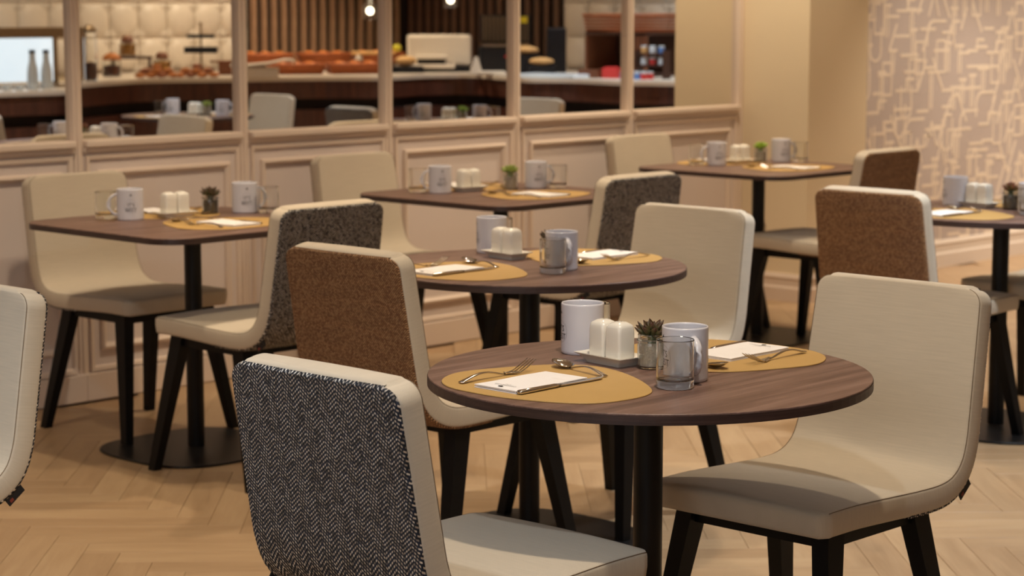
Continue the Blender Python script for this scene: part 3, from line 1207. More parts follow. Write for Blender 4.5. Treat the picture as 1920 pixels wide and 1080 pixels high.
def loft(rings, closed=True, smooth=True):
    n = len(rings[0])
    vs_ = [q for r in rings for q in r]
    fs_ = []
    for k in range(len(rings) - 1):
        for i in range(n):
            fs_.append((k * n + i, k * n + (i + 1) % n, (k + 1) * n + (i + 1) % n, (k + 1) * n + i))
    fs_.append(tuple(range(n - 1, -1, -1)))
    fs_.append(tuple(range((len(rings) - 1) * n, len(rings) * n)))
    return MB().add(vs_, fs_, smooth)


def shaker_body():
    rings = []
    for z_, wd, dp in ((0.0, 0.0415, 0.0415), (0.003, 0.043, 0.043), (0.050, 0.0425, 0.0425), (0.060, 0.042, 0.042), (0.065, 0.040, 0.040), (0.0685, 0.031, 0.031), (0.0708, 0.022, 0.022), (0.0716, 0.010, 0.010)):
        rings.append([(a, b, z_) for a, b in rrect(wd, dp, min(0.006 + max(0, z_ - 0.055) * 0.4, wd / 2.2))])
    return loft(rings).mesh('body', 'ceramic_warm')


sh_body = shaker_body()


def shaker(n):
    h = MB()
    for k in range(n):
        a = 2 * pi * k / n
        rr = 0.004 if n > 1 else 0
        h.lathe([(0, 0.0003), (0.0011, 0.0003), (0.0011, -0.002), (0, -0.002)], 8, (rr * cos(a), rr * sin(a), 0.0716))
    return [('body', sh_body, None, (0, 0, 0), 0, None), ('pour_hole', h.mesh('pour_hole', 'ink'), 0, (0, 0, 0), 0, 'dark pouring hole')]


SALT, PEPPER = shaker(1), shaker(3)


def tray():
    prof = [(0.0, 0.094, 0.050), (0.003, 0.096, 0.052), (0.014, 0.118, 0.068), (0.0175, 0.134, 0.080), (0.0190, 0.135, 0.081), (0.0190, 0.131, 0.077), (0.0155, 0.118, 0.066), (0.013, 0.108, 0.058), (0.013, 0.02, 0.01)]
    rings = [[(a, b, z_) for a, b in rrect(wd, dp, 0.004 if wd > 0.05 else 0.003)] for z_, wd, dp in prof]
    return sharp(loft(rings).mesh('shaker_tray', 'ceramic_warm'), 30)


tray_me = tray()

jar_glass = MB().lathe([(0, 0), (0.0245, 0), (0.0275, 0.003), (0.028, 0.008), (0.028, 0.046), (0.026, 0.050), (0.0265, 0.053), (0.0295, 0.0535), (0.0295, 0.056), (0.0270, 0.057), (0.0272, 0.066), (0.0262, 0.067), (0.0252, 0.066), (0.0248, 0.050), (0.0262, 0.045), (0.0262, 0.006), (0.024, 0.004), (0, 0.004)], 40).mesh('glass_jar', 'glass', weld=True)
rp = random.Random(3)
pebs = {}
for kind in ('pebble', 'pebble_dark'):
    mb = MB()
    mb.lathe([(0, 0.0055), (0.0236, 0.0055), (0.0236, 0.05), (0, 0.052)], 20)
    for k in range(130):
        a, z_ = rp.uniform(0, 2 * pi), rp.uniform(0.007, 0.05)
        mb.ball((0.0226 * cos(a), 0.0226 * sin(a), z_), rp.uniform(0.0018, 0.0032), 5, 4)
    pebs[kind] = mb.mesh('gravel', kind)


def leaf(l, wd, mat):
    mb = MB()
    vs_, us_ = [], []
    rows = [(0, .25), (0.2, .55), (0.45, .95), (0.65, 1.0), (0.82, .72), (0.94, .32), (1.0, 0.03)]
    for t, k in rows:
        y_ = wd / 2 * k
        x_ = l * t
        up = 0.16 * l * t * t
        vs_ += [(x_, -y_, up + y_ * 0.35), (x_, 0, up - y_ * 0.05), (x_, y_, up + y_ * 0.35), (x_, 0, up - y_ * 0.45 - 0.0006)]
        us_ += [(0, t)] * 4
    fs_ = []
    for i in range(len(rows) - 1):
        for k in range(4):
            fs_.append((i * 4 + k, i * 4 + (k + 1) % 4, (i + 1) * 4 + (k + 1) % 4, (i + 1) * 4 + k))
    mb.add(vs_, fs_, True, [[us_[i] for i in f] for f in fs_])
    return mb.mesh('leaf', mat)


def succulent(loc, rz, label, mat, peb, spread=1.0, ht=1.0):
    root = thing('potted_succulent', label, 'plant', loc, rz, 'succulents in glass jars')
    part('glass_jar', jar_glass, root)
    g = part('gravel', pebs[peb], root)
    g['kind'] = 'stuff'
    ros = part('rosette', MB().lathe([(0, 0.048), (0.009, 0.050), (0.008, 0.066), (0, 0.070)], 10).mesh('rosette', mat), root)
    lm = leaf(0.040 * spread, 0.0165, mat)
    lr = random.Random(len(label) * 7 + 3)
    k = 0
    for n_, tilt, zz, sc in ((9, 26, 0.058, 1.05), (8, 42, 0.061, 0.95), (6, 60, 0.064, 0.75), (4, 76, 0.067, 0.5)):
        for i in range(n_):
            o = part('leaf', lm, ros, (0, 0, zz))
            az = 2 * pi * (i + 0.5 * (k % 2)) / n_ + lr.uniform(-.15, .15)
            o.rotation_euler = (0, -radians(tilt * ht + lr.uniform(-6, 6)), az)
            s_ = sc * lr.uniform(0.9, 1.1)
            o.scale = (s_, s_, s_)
        k += 1
    return root


def pebble_shape():
    ctrl = [(-0.195, 0.060), (-0.190, -0.05), (-0.140, -0.175), (-0.06, -0.215), (0.04, -0.205), (0.12, -0.12), (0.18, -0.01), (0.195, 0.08), (0.15, 0.15), (0.05, 0.20), (-0.05, 0.225), (-0.13, 0.195), (-0.18, 0.135)]
    pts = []
    n = len(ctrl)
    for i in range(n):
        a, b, c_, d = (Vector(ctrl[(i + k) % n]) for k in (-1, 0, 1, 2))
        for k in range(6):
            t = k / 6
            pts.append(tuple(0.5 * ((2 * b) + (c_ - a) * t + (2 * a - 5 * b + 4 * c_ - d) * t * t + (3 * b - a - 3 * c_ + d) * t ** 3)))
    return pts


mat_me = MB().prism([(a * 0.915, b * 0.93) for a, b in pebble_shape()], 0, 0.0025, chamfer=0.0007).mesh('placemat', 'leather')

# folded napkin: two leaves with a soft fold along one long side
nk = MB()
NW, NH = 0.192, 0.104


def sheet(mb, z0, th, wd, dp, ox=0, oy=0, wave=0.0, n=8):
    vs_ = []
    for j in range(2):
        for i in range(n + 1):
            x_ = -wd / 2 + wd * i / n
            for y_ in (-dp / 2, dp / 2):
                vs_.append((x_ + ox, y_ + oy, z0 + j * th + wave * (sin(i * 1.1 + (2 if y_ > 0 else 0)) * 0.5 + 0.5)))
    m = (n + 1) * 2
    fs_ = []
    for i in range(n):
        a = i * 2
        fs_.append((a, a + 1, a + 3, a + 2))
        fs_.append((m + a, m + a + 2, m + a + 3, m + a + 1))
        fs_.append((a, a + 2, m + a + 2, m + a))
        fs_.append((a + 1, m + a + 1, m + a + 3, a + 3))
    fs_.append((0, m, m + 1, 1))
    fs_.append((2 * n, 2 * n + 1, m + 2 * n + 1, m + 2 * n))
    mb.add(vs_, fs_)


sheet(nk, 0.0, 0.0014, NW, NH, wave=0.0004)
sheet(nk, 0.0020, 0.0014, NW - 0.003, NH - 0.002, 0.001, 0.0005, wave=0.0006)
sheet(nk, 0.0042, 0.0014, NW - 0.001, NH, 0.0, 0.0, wave=0.0008)
nap_me = nk.mesh('napkin', 'paper')
np_ = MB()


def flat(mb, pts2, faces, cx, cy, z_, rot):
    ca, sa = cos(rot), sin(rot)
    mb.add([(cx + a * ca - b * sa, cy + a * sa + b * ca, z_) for a, b in pts2], faces)


# print on the end of the napkin, reading across its width
t1, f1 = text_faces("STEIGENBERGER", 0.0072)
flat(np_, t1, f1, -0.066, 0.0, 0.0073, pi / 2)
t1, f1 = text_faces("HOTELS", 0.0042)
flat(np_, t1, f1, -0.059, 0.0, 0.0073, pi / 2)
crest = [(-0.006, 0.0), (-0.0045, 0.006), (-0.002, 0.0035), (0, 0.0085), (0.002, 0.0035), (0.0045, 0.006), (0.006, 0.0), (0.0, -0.002)]
flat(np_, crest, [tuple(range(8))], -0.079, 0.0, 0.0073, pi / 2)
nap_print = np_.mesh('printed_crest', 'ink', fix=False)
NAPKIN = [('folded_sheet', nap_me, None, (0, 0, 0), 0, None), ('printed_crest', nap_print, 0, (0, 0, 0), 0, 'small dark crest and lettering')]


# cutlery, local +x from handle end to head, lying on its back
def handle_mesh(L, mat='steel', hump=0.010):
    pts, rs = [], []
    for k in range(15):
        t = k / 14
        z_ = 0.003 + hump * sin(pi * min(1, t * 1.02)) ** 1.3
        pts.append((L * t, 0, z_))
        wd = 0.0062 - 0.0038 * min(1, t * 1.15) + (0.0006 if k in (1, 2) else 0)
        rs.append((max(0.0022, wd), 0.0017))
    return MB().tube(pts, rs, 8).mesh('handle', mat)


fork_h = handle_mesh(0.122)
fh = MB()
# fork head: palm plus four tines curving up
palm = []
for k in range(7):
    t = k / 6
    palm.append((0.120 + 0.030 * t, 0.0025 + 0.011 * sin(pi * min(1, (0.40 + t * 0.2))) * 0 + 0.0035 * (1 - t) ** 2, 0.0028 + 0.0098 * t ** 1.1))
vs_, fs_ = [], []
for x_, z_, wd in palm:
    vs_ += [(x_, -wd, z_ + 0.0012), (x_, wd, z_ + 0.0012), (x_, wd, z_ - 0.0008), (x_, -wd, z_ - 0.0008)]
for i in range(6):
    for k in range(4):
        fs_.append((i * 4 + k, i * 4 + (k + 1) % 4, (i + 1) * 4 + (k + 1) % 4, (i + 1) * 4 + k))
fs_ += [(0, 1, 2, 3), (27, 26, 25, 24)]
fh.add(vs_, fs_, True)
fork_palm = fh.mesh('palm', 'steel')
tine = MB().tube([(0.148 + 0.050 * t, 0, 0.0027 + 0.020 * t ** 1.35) for t in (0, .15, .3, .5, .7, .85, 1)], [(0.0014, 0.0011)] * 5 + [(0.0011, 0.001), (0.0005, 0.0005)], 6).mesh('tine', 'steel')
FORK = [('handle', fork_h, None, (0, 0, 0), 0, None), ('palm', fork_palm, None, (0, 0, 0), 0, None)] + [('tine', tine, 1, (0, y_, 0), 0, None) for y_ in (-0.0108, -0.0036, 0.0036, 0.0108)]
sp_h = handle_mesh(0.112, hump=0.009)
bw = MB()
vs_, fs_ = [], []
n = 16
for lay, dz in ((0, 0.0), (1, -0.0011)):
    for rr in (0.02, 0.4, 0.75, 1.0):
        for i in range(n):
            a = 2 * pi * i / n
            x_ = 0.135 + 0.027 * rr * cos(a)
            y_ = 0.0185 * rr * sin(a) * (1 - 0.12 * cos(a))
            vs_.append((x_, y_, 0.0022 + 0.0085 * rr * rr + dz + 0.004 * rr * cos(a)))
for lay in (0, 1):
    for r_ in range(3):
        for i in range(n):
            b0 = lay * 4 * n + r_ * n
            fs_.append((b0 + i, b0 + (i + 1) % n, b0 + n + (i + 1) % n, b0 + n + i))
    fs_.append(tuple(lay * 4 * n + i for i in range(n)))
for i in range(n):
    fs_.append((3 * n + i, 3 * n + (i + 1) % n, 7 * n + (i + 1) % n, 7 * n + i))
bw.add(vs_, fs_, True)
spoon_bowl = bw.mesh('bowl', 'steel')
SPOON = [('handle', sp_h, None, (0, 0, 0), 0, None), ('bowl', spoon_bowl, None, (0, 0, 0), 0, None)]
kh = MB().tube([(0, 0, 0.0045), (0.003, 0, 0.0045), (0.05, 0, 0.0045), (0.095, 0, 0.0045), (0.11, 0, 0.004)], [(0.003, 0.002), (0.0072, 0.0042), (0.0066, 0.004), (0.0055, 0.0036), (0.0045, 0.003)], 10).mesh('handle', 'steel')
kb = MB()
bl = [(0.108, -0.0045), (0.19, -0.0085), (0.215, -0.0075), (0.228, -0.001), (0.229, 0.003), (0.20, 0.0055), (0.108, 0.0045)]
kb.prism(bl, 0.0028, 0.0042)
knife_b = kb.mesh('blade', 'steel')
KNIFE = [('handle', kh, None, (0, 0, 0), 0, None), ('blade', knife_b, None, (0, 0, 0), 0, None)]

# ------------------------------------------------------------------ laying the tables
# rows: positions relative to the table centre
LAY = {
    'near': dict(rot=0, mugs=((0.086, 0.244), (-0.017, -0.100)), tray=(0.029, 0.118), jar=(0.040, 0.026), leaf=('leaf_dark', 'pebble'), s1=(0, 0), s2=(0.03, 0.07)),
    'mid': dict(rot=0, mugs=((0.150, 0.285), (0.000, -0.115)), tray=(0.085, 0.165), jar=(0.075, -0.01), leaf=('leaf_dark', 'pebble'), s1=(0.0, 0.0), s2=(0.03, 0.06)),
    'east': dict(rot=0, mugs=((0.06, 0.22), (0.000, -0.110)), tray=(0.06, 0.125), jar=(0.055, -0.0), leaf=('leaf_olive', 'pebble_dark'), s1=(0.0, 0.0), s2=(0.03, 0.05)),
    'wall1': dict(rot=1, mugs=((-0.104, 0.187), (0.310, 0.110)), tray=(0.048, 0.150), jar=(0.187, 0.139), leaf=('leaf_dark', 'pebble_dark'), s1=(0.08, 0.09), s2=(0.03, 0.05)),
    'wall2': dict(rot=1, mugs=((-0.155, 0.163), (0.260, 0.063)), tray=(-0.020, 0.148), jar=(0.142, 0.085), leaf=('leaf_green', 'pebble'), s1=(0.08, 0.07), s2=(0.03, 0.05)),
    'wall3': dict(rot=1, mugs=((-0.06, 0.185), (0.310, 0.110)), tray=(0.085, 0.168), jar=(0.205, 0.145), leaf=('leaf_bright', 'pebble'), s1=(0.08, 0.08), s2=(0.03, 0.05)),
    'buf1': dict(rot=0, mugs=((0.086, 0.244), (-0.017, -0.130)), tray=(0.020, 0.05), jar=(0.045, 0.14), leaf=('leaf_bright', 'pebble'), s1=(0, 0), s2=(0.03, 0.07)),
    'buf2': dict(rot=0, mugs=((0.086, 0.244), (-0.017, -0.130)), tray=(0.020, 0.05), jar=(0.045, 0.14), leaf=('leaf_green', 'pebble'), s1=(0, 0), s2=(0.03, 0.07)),
}
WHERE = {
    'near': ('nearest round table', ('behind the shakers', 'beside the clear tumbler'), ('left', 'right')),
    'mid': ('middle round table', ('behind the shakers', 'beside the clear tumbler'), ('left', 'right')),
    'east': ('round table by the wallpaper', ('behind the shakers', 'cut by the picture edge'), ('left', 'right')),
    'wall1': ('leftmost wall table', ('left of the shakers', 'right of the dark succulent'), ('chair', 'wall')),
    'wall2': ('middle wall table', ('left of the shakers', 'right of the green succulent'), ('chair', 'wall')),
    'wall3': ('wall table by the column', ('left of the shakers', 'right of the bright succulent'), ('chair', 'wall')),
    'buf1': ('table in the fourth mirror', ('left of the plant', 'right of the shakers'), ('left', 'right')),
    'buf2': ('table in the second mirror', ('left of the plant', 'right of the shakers'), ('left', 'right')),
}
LEAFN = {'leaf_dark': 'dark red-tipped', 'leaf_olive': 'olive and red', 'leaf_green': 'mid-green', 'leaf_bright': 'bright green'}
for key, L_ in LAY.items():
    _, cx, cy, _ = TABLES[key]
    wh, mw, sides = WHERE[key]
    rot = L_['rot'] * pi / 2

    def rt(p, cx=cx, cy=cy, rot=rot):
        return (cx + p[0] * cos(rot) - p[1] * sin(rot), cy + p[0] * sin(rot) + p[1] * cos(rot))

    (ax, ay), (bx, by) = L_['mugs']
    hd = [radians(57) + rot, radians(241) + rot]
    z0 = TH
    # settings: placemat, napkin, cutlery on the two sides
    for si, (sgn, off) in enumerate(((0, L_['s1']), (pi, L_['s2']))):
        r2 = rot + sgn

        def st(p, off=off, r2=r2):
            return (cx + off[0] + p[0] * cos(r2) - p[1] * sin(r2), cy + off[1] + p[0] * sin(r2) + p[1] * cos(r2))
        sdn = ('%s place, %s' % (sides[si], wh)) if L_['rot'] == 0 else ('%s-side place, %s' % (('room', 'wall')[si], wh))
        mx, my = st((-0.208, 0.043))
        thing('placemat', 'mustard leather placemat, ' + sdn, 'placemat', (mx, my, z0), r2, 'pebble-shaped placemats', mat_me)
        zz = z0 + 0.0025
        nxp, nyp = st((-0.256, 0.066))
        build(NAPKIN, 'napkin', 'folded white printed napkin, ' + sdn, 'napkin', (nxp, nyp, zz), r2 + 0.0, 'printed paper napkins')
        fx0, fy0 = st((-0.345, 0.160))
        build(FORK, 'fork', 'steel fork, ' + sdn, 'fork', (fx0, fy0, zz), r2 + 0.03, 'steel forks')
        kx0, ky0 = st((-0.352, 0.008))
        build(KNIFE, 'table_knife', 'steel table knife, ' + sdn, 'knife', (kx0, ky0, zz), r2 + 0.0, 'steel table knives')
        sx0, sy0 = st((-0.112, 0.012))
        build(SPOON, 'dessert_spoon', 'steel dessert spoon, ' + sdn, 'spoon', (sx0, sy0, zz), r2 + radians(78), 'steel dessert spoons')
    for i, (px, py) in enumerate(((ax, ay), (bx, by))):
        onmat = 0.0
        build(MUG, 'mug', 'white printed mug on the %s, %s' % (wh, mw[i]), 'mug', (cx + px, cy + py, z0 + onmat), hd[i], 'white printed mugs')
    go = (0.078, 0.040)
    for i, sg in enumerate((1, -1)):
        gx, gy = go[0] * sg, go[1] * sg
        gx, gy = gx * cos(rot) - gy * sin(rot), gx * sin(rot) + gy * cos(rot)
        px, py = ((ax, ay), (bx, by))[i]
        thing('tumbler', 'clear tumbler by the mug %s, %s' % (mw[i], wh), 'glass', (cx + px + gx, cy + py + gy, z0), 0, 'clear glass tumblers', tumbler_me)
    tx, ty = cx + L_['tray'][0], cy + L_['tray'][1]
    tr = radians(-97) + rot
    thing('shaker_tray', 'small white tray holding the shakers on the ' + wh, 'tray', (tx, ty, z0), tr, 'white shaker trays', tray_me)
    for sg, pr, nm, lb in ((-1, SALT, 'salt_shaker', 'left white shaker on the tray, '), (1, PEPPER, 'pepper_shaker', 'right white shaker on the tray, ')):
        build(pr, nm, lb + wh, 'shaker', (tx + sg * 0.0235 * cos(tr), ty + sg * 0.0235 * sin(tr), z0 + 0.0132), tr, 'white salt and pepper shakers')
    lm_, pb = L_['leaf']
    succulent((cx + L_['jar'][0], cy + L_['jar'][1], z0), 0.4, '%s succulent in a gravel jar, %s' % (LEAFN[lm_], wh), lm_, pb, 1.0)

# ------------------------------------------------------------------ buffet counters
def counter(name, label, ctrl, zt, back):
    """front edge ctrl points, worktop at zt; back = list of corner points closing the plan"""
    fr_ = [(p.x, p.y) for p in catmull([(a, b, 0) for a, b in ctrl], 8)]
    root = thing(name, label, 'counter', (0, 0, 0))
    n_ = len(fr_)

    def inset(d):
        out = []
        for i in range(n_):
            a = Vector(fr_[max(0, i - 1)])
            b = Vector(fr_[min(n_ - 1, i + 1)])
            t = (b - a).normalized()
            nr_ = Vector((t.y, -t.x))
            out.append((fr_[i][0] + nr_.x * d, fr_[i][1] + nr_.y * d))
        return out

    def slab(mb, d, z0_, z1_):
        poly = inset(d) + back
        mb.prism(poly, z0_, z1_)
    a = MB()
    slab(a, 0, zt - 0.03, zt)
    part('worktop', a.mesh('worktop', 'stone'), root, label='cream stone worktop')
    a = MB()
    slab(a, 0.03, zt - 0.16, zt - 0.03)
    part('fascia', a.mesh('fascia', 'mahogany'), root)
    a = MB()
    slab(a, 0.09, zt - 0.24, zt - 0.16)
    part('shadow_gap', a.mesh('shadow_gap', 'recess'), root)
    a = MB()
    slab(a, 0.05, 0.1, zt - 0.24)
    part('front_panel', a.mesh('front_panel', 'mahogany'), root)
    a = MB()
    slab(a, 0.10, 0.0, 0.1)
    part('plinth', a.mesh('plinth', 'recess'), root)
    return root


counter('drinks_counter', 'lower dark wood counter with cream top, seen in the first mirror', [(5.9, 0.84), (6.8, 0.86), (7.7, 0.88), (8.22, 0.93)], 0.88, [(9.38, YF + 0.06), (5.9, YF + 0.06)])
counter('buffet_counter', 'long curving dark wood buffet counter with cream top, seen across the mirrors',
        [(8.24, 1.06), (8.6, 0.86), (9.06, 0.72), (9.62, 0.96), (10.2, 1.18), (10.55, 1.48), (11.15, 1.38), (11.42, 1.6), (11.16, 2.2), (10.98, 2.55), (11.12, 2.85), (11.02, 3.4), (11.15, 3.75), (11.2, 4.8)],
        0.93, [(XR - 0.06, 4.8), (XR - 0.06, YF + 0.06), (9.40, YF + 0.06)])
CT, DT = 0.93, 0.88

# ------------------------------------------------------------------ buffet things (seen in the mirrors)
# chilled display
r = thing('chilled_display', 'bronze-framed backlit chiller on the drinks counter, seen in the first mirror', 'chiller', (8.20, 0.24, DT))
fm = MB()
Wd, Hd, Dd = 1.05, 0.40, 0.36
for sx in (-1, 1):
    for sy in (-1, 1):
        fm.box((sx * (Wd / 2 - 0.02), sy * (Dd / 2 - 0.02), Hd / 2), (0.04, 0.04, Hd), bev=0.004)
fm.box((0, Dd / 2 - 0.02, Hd - 0.03), (Wd, 0.045, 0.06), bev=0.004)
fm.box((0, 0, 0.006), (Wd, Dd, 0.012))
fm.box((0, 0, Hd + 0.004), (Wd + 0.01, Dd, 0.012))
part('frame', fm.mesh('frame', 'bronze'), r)
part('backlit_panel', MB().box((0, -Dd / 2 + 0.03, Hd / 2), (Wd - 0.08, 0.01, Hd - 0.06)).mesh('backlit_panel', 'coolglow'), r)
bt_body = MB().lathe([(0, 0), (0.036, 0), (0.038, 0.005), (0.038, 0.10), (0.034, 0.14), (0.022, 0.19), (0.020, 0.24), (0.0, 0.24)], 24).mesh('body', 'bottle')
bt_cap = MB().lathe([(0, 0.24), (0.022, 0.24), (0.022, 0.262), (0, 0.263)], 20).mesh('cap', 'navy')
BT = [('body', bt_body, None, (0, 0, 0), 0, None), ('cap', bt_cap, None, (0, 0, 0), 0, None)]
build(BT, 'milk_bottle', 'tall white bottle in front of the backlit chiller, left one in the first mirror', 'bottle', (8.22, 0.53, DT), 0, 'white bottles at the chiller')
build(BT, 'milk_bottle', 'tall white bottle in front of the backlit chiller, right one in the first mirror', 'bottle', (8.31, 0.56, DT), 0, 'white bottles at the chiller')
cup_me = MB().lathe([(0, 0), (0.022, 0), (0.030, 0.035), (0.028, 0.035), (0.020, 0.004), (0, 0.004)], 18).mesh('cream_cup', 'bottle')
for i, (x, y) in enumerate(((7.95, 0.62), (8.04, 0.64), (8.12, 0.68), (8.00, 0.56))):
    thing('cream_cup', 'small white cup before the chiller, seen low in the first mirror', 'cup', (x, y, DT), 0, 'small cups by the chiller', cup_me)

# cereal dispensers, jars
def jar(name, label, loc, r_, h_, fill, fh_, lid, cat='jar', group=None, lidr=1.0):
    root = thing(name, label, cat, loc, 0, group)
    part('glass_body', MB().lathe([(0, 0), (r_ * 0.96, 0), (r_, 0.006), (r_, h_ * 0.9), (r_ * 0.9, h_), (r_ * 0.86, h_), (r_ * 0.95, h_ * 0.88), (r_ * 0.95, 0.008), (0, 0.006)], 24).mesh('glass_body', 'glass', weld=True), root)
    part('contents', MB().lathe([(0, 0.008), (r_ * 0.9, 0.008), (r_ * 0.9, fh_), (0, fh_ + 0.01)], 20).mesh('contents', fill), root)
    if lid:
        part('lid', MB().lathe([(0, h_), (r_ * lidr, h_), (r_ * lidr, h_ + 0.02), (r_ * 0.5, h_ + 0.045), (0.02, h_ + 0.05), (0, h_ + 0.05)], 20).mesh('lid', lid), root)
    return root


jar('cereal_dispenser', 'tall clear cereal dispenser against the mirror post, in the second mirror', (8.56, 0.72, CT), 0.045, 0.33, 'cocoa', 0.12, 'bronze', 'dispenser')
st_me = MB().box((0, 0, 0.132), (0.30, 0.16, 0.018)).box((-0.13, 0, 0.062), (0.016, 0.13, 0.124)).box((0.13, 0, 0.062), (0.016, 0.13, 0.124)).mesh('riser_stand', 'wood_dark')
thing('riser_stand', 'small dark wooden riser under a lidded jar, in the second mirror', 'stand', (9.42, 0.02, CT), 0.7, None, st_me)
jar('storage_jar', 'glass jar of golden cereal with a wooden lid, up on the riser', (9.40, 0.0, CT + 0.142), 0.062, 0.10, 'cereal', 0.085, 'wood_mid', lidr=0.75)
jar('storage_jar', 'orange-lidded glass jar of dark cereal, left of the riser', (9.22, 0.05, CT), 0.066, 0.12, 'cocoa', 0.075, 'crust')
jar('storage_jar', 'glass jar of golden flakes with a dark lid, behind the pastry heap', (9.62, 0.12, CT), 0.068, 0.12, 'cereal', 0.10, 'wood_mid', lidr=0.7)
rb = random.Random(5)


def croissant_me():
    pts, rs = [], []
    for k in range(11):
        t = k / 10 * 2 - 1
        pts.append((0.040 * t, 0.018 * (1 - t * t) - 0.008, 0.018))
        rs.append(0.004 + 0.015 * (1 - abs(t) ** 1.8) + (0.0018 if k % 2 else 0))
    return MB().tube(pts, rs, 9)


cro = {k: croissant_me().mesh('croissant', k) for k in ('crust', 'crust_dark')}
for gi, (gx, gy, nm) in enumerate(((9.27, 0.52, 'the left pastry heap in the second mirror'), (9.52, 0.66, 'the right pastry heap in the second mirror'))):
    ang = 0.72
    for lay, cols, rows in ((0, 4, 3), (1, 3, 2), (2, 1, 1)):
        for a in range(cols):
            for b in range(rows):
                px = (a - (cols - 1) / 2) * 0.078 + rb.uniform(-.004, .004)
                py = (b - (rows - 1) / 2) * 0.062
                k = a + 2 * b + lay
                thing('croissant', ('golden brown croissant in ' if (k + gi) % 3 else 'darker brown croissant in ') + nm, 'pastry', (gx + px * cos(ang) - py * sin(ang), gy + px * sin(ang) + py * cos(ang), CT + 0.001 + lay * 0.030),
                      ang + pi / 2 * 0 + rb.uniform(-.12, .12) + pi * (k % 2), nm[4:], cro['crust' if (k + gi) % 3 else 'crust_dark'])
# tiered stand
r = thing('tiered_stand', 'black two-tier slate stand on a thin pole, in the second mirror', 'stand', (9.86, 0.28, CT))
part('pole', MB().lathe([(0, 0), (0.06, 0), (0.06, 0.006), (0.009, 0.012), (0.007, 0.36), (0.011, 0.37), (0.011, 0.385), (0, 0.39)], 16).mesh('pole', 'bronze'), r)
part('tier', MB().box((0, 0, 0.185), (0.24, 0.16, 0.045)).mesh('tier', 'gunmetal'), r, rz=0.75)
part('tier', MB().box((0, 0, 0.285), (0.20, 0.14, 0.026)).mesh('tier', 'gunmetal'), r, rz=0.75)
thing('serving_board', 'brown wooden board with handle beside the tiered stand', 'board', (9.97, 0.42, CT), 0.7, None,
      MB().box((0, 0, 0.10), (0.22, 0.12, 0.014)).box((0.0, 0, 0.048), (0.10, 0.08, 0.094)).mesh('serving_board', 'wood_mid'))
# white server
r = thing('white_server', 'white curved serving dish on a block, at the left of the third mirror', 'dish', (9.82, 1.02, CT), 0.72)
part('foot', MB().box((0, -0.02, 0.035), (0.24, 0.18, 0.07), bev=0.01).mesh('foot', 'white'), r)
cv_pts = [(-0.22, 0, 0.085), (-0.1, 0, 0.088), (0.05, 0, 0.10), (0.16, 0, 0.125), (0.21, 0, 0.125), (0.235, 0, 0.10)]
part('curved_plate', MB().tube(cv_pts, [(0.10, 0.010)] * 6, 10).mesh('curved_plate', 'white'), r)
# wicker bread trays
def wtray(name, label, loc, rz, wd, dp, ht, group, fill=None):
    root = thing(name, label, 'tray', loc, rz, group)
    mb = MB()
    mb.box((0, 0, 0.006), (wd, dp, 0.012))
    for k in range(5):
        z_ = 0.014 + (ht - 0.014) * k / 4
        ex = 0.014 * k / 4
        x_, y_ = wd / 2 + ex, dp / 2 + ex
        mb.tube([(-x_, -y_, z_), (x_, -y_, z_), (x_, y_, z_), (-x_, y_, z_), (-x_, -y_ - 0.001, z_)], 0.011 if k < 4 else 0.014, 6)
    part('woven_sides', mb.mesh('woven_sides', 'wicker'), root)
    return root


loaf = MB().ball((0, 0, 0.022), 0.022, 10, 7, (2.2, 1.15, 1)).mesh('bread_roll', 'roll')
TG = 'orange wicker bread trays'
wtrays = [(10.75, -0.05, 'back row, left one'), (11.22, 0.10, 'back row, middle one'), (11.69, 0.22, 'back row, right one'), (10.48, 0.62, 'front row, left one'), (10.86, 0.86, 'front row, right one')]
for x, y, lb in wtrays:
    zt = CT + (0.06 if 'back' in lb else 0.0)
    rz = 0.55
    wtray('bread_tray', 'orange wicker bread tray in the third mirror, ' + lb, (x, y, zt), rz, 0.36, 0.26, 0.07, TG)
    if zt > CT:
        thing('tray_riser', 'dark wooden block lifting the wicker tray, ' + lb, 'riser', (x, y, CT), rz, 'blocks under the bread trays', MB().box((0, 0, 0.03), (0.34, 0.24, 0.06)).mesh('tray_riser', 'wood_dark'))
    for k in range(6):
        a, b = (-0.11 + 0.11 * (k % 3)), (-0.055 + 0.11 * (k // 3))
        thing('bread_roll', '%s %s baked roll in the wicker tray, %s' % (('left', 'middle', 'right')[k % 3], ('near', 'far')[1 - k // 3], lb), 'bread', (x + a * cos(rz) - b * sin(rz), y + a * sin(rz) + b * cos(rz), zt + 0.052), rz + 1.3, 'rolls, ' + lb, loaf)
# cake plate over jars with lemon
r = thing('glass_cake_stand', 'glass-topped stand with pale board at the right of the third mirror', 'stand', (11.28, 0.62, CT))
for sx in (-1, 1):
    part('foot', MB().lathe([(0, 0), (0.035, 0), (0.035, 0.09), (0.02, 0.135), (0, 0.135)], 18).mesh('foot', 'glass'), r, (sx * 0.09, sx * 0.07, 0))
part('board', MB().box((0, 0, 0.146), (0.34, 0.18, 0.022), bev=0.006).mesh('board', 'bread'), r, rz=0.75)
thing('lemon', 'yellow lemon on the pale board in the third mirror', 'fruit', (11.40, 0.76, CT + 0.157), 0, None, MB().ball((0, 0, 0.028), 0.028, 12, 8, (1.3, 1, 1)).mesh('lemon', 'lemon'))
jar('jam_pot', 'small dark jar in front of the pale board stand', (11.07, 1.02, CT), 0.028, 0.07, 'cocoa', 0.05, None)
thing('bread_loaf', 'pale loaf beside the white toaster, in the fourth mirror', 'bread', (11.27, 0.99, CT + 0.05), 0.75, None, MB().ball((0, 0, 0.04), 0.04, 14, 8, (2.1, 1.2, 1)).mesh('bread_loaf', 'bread'))
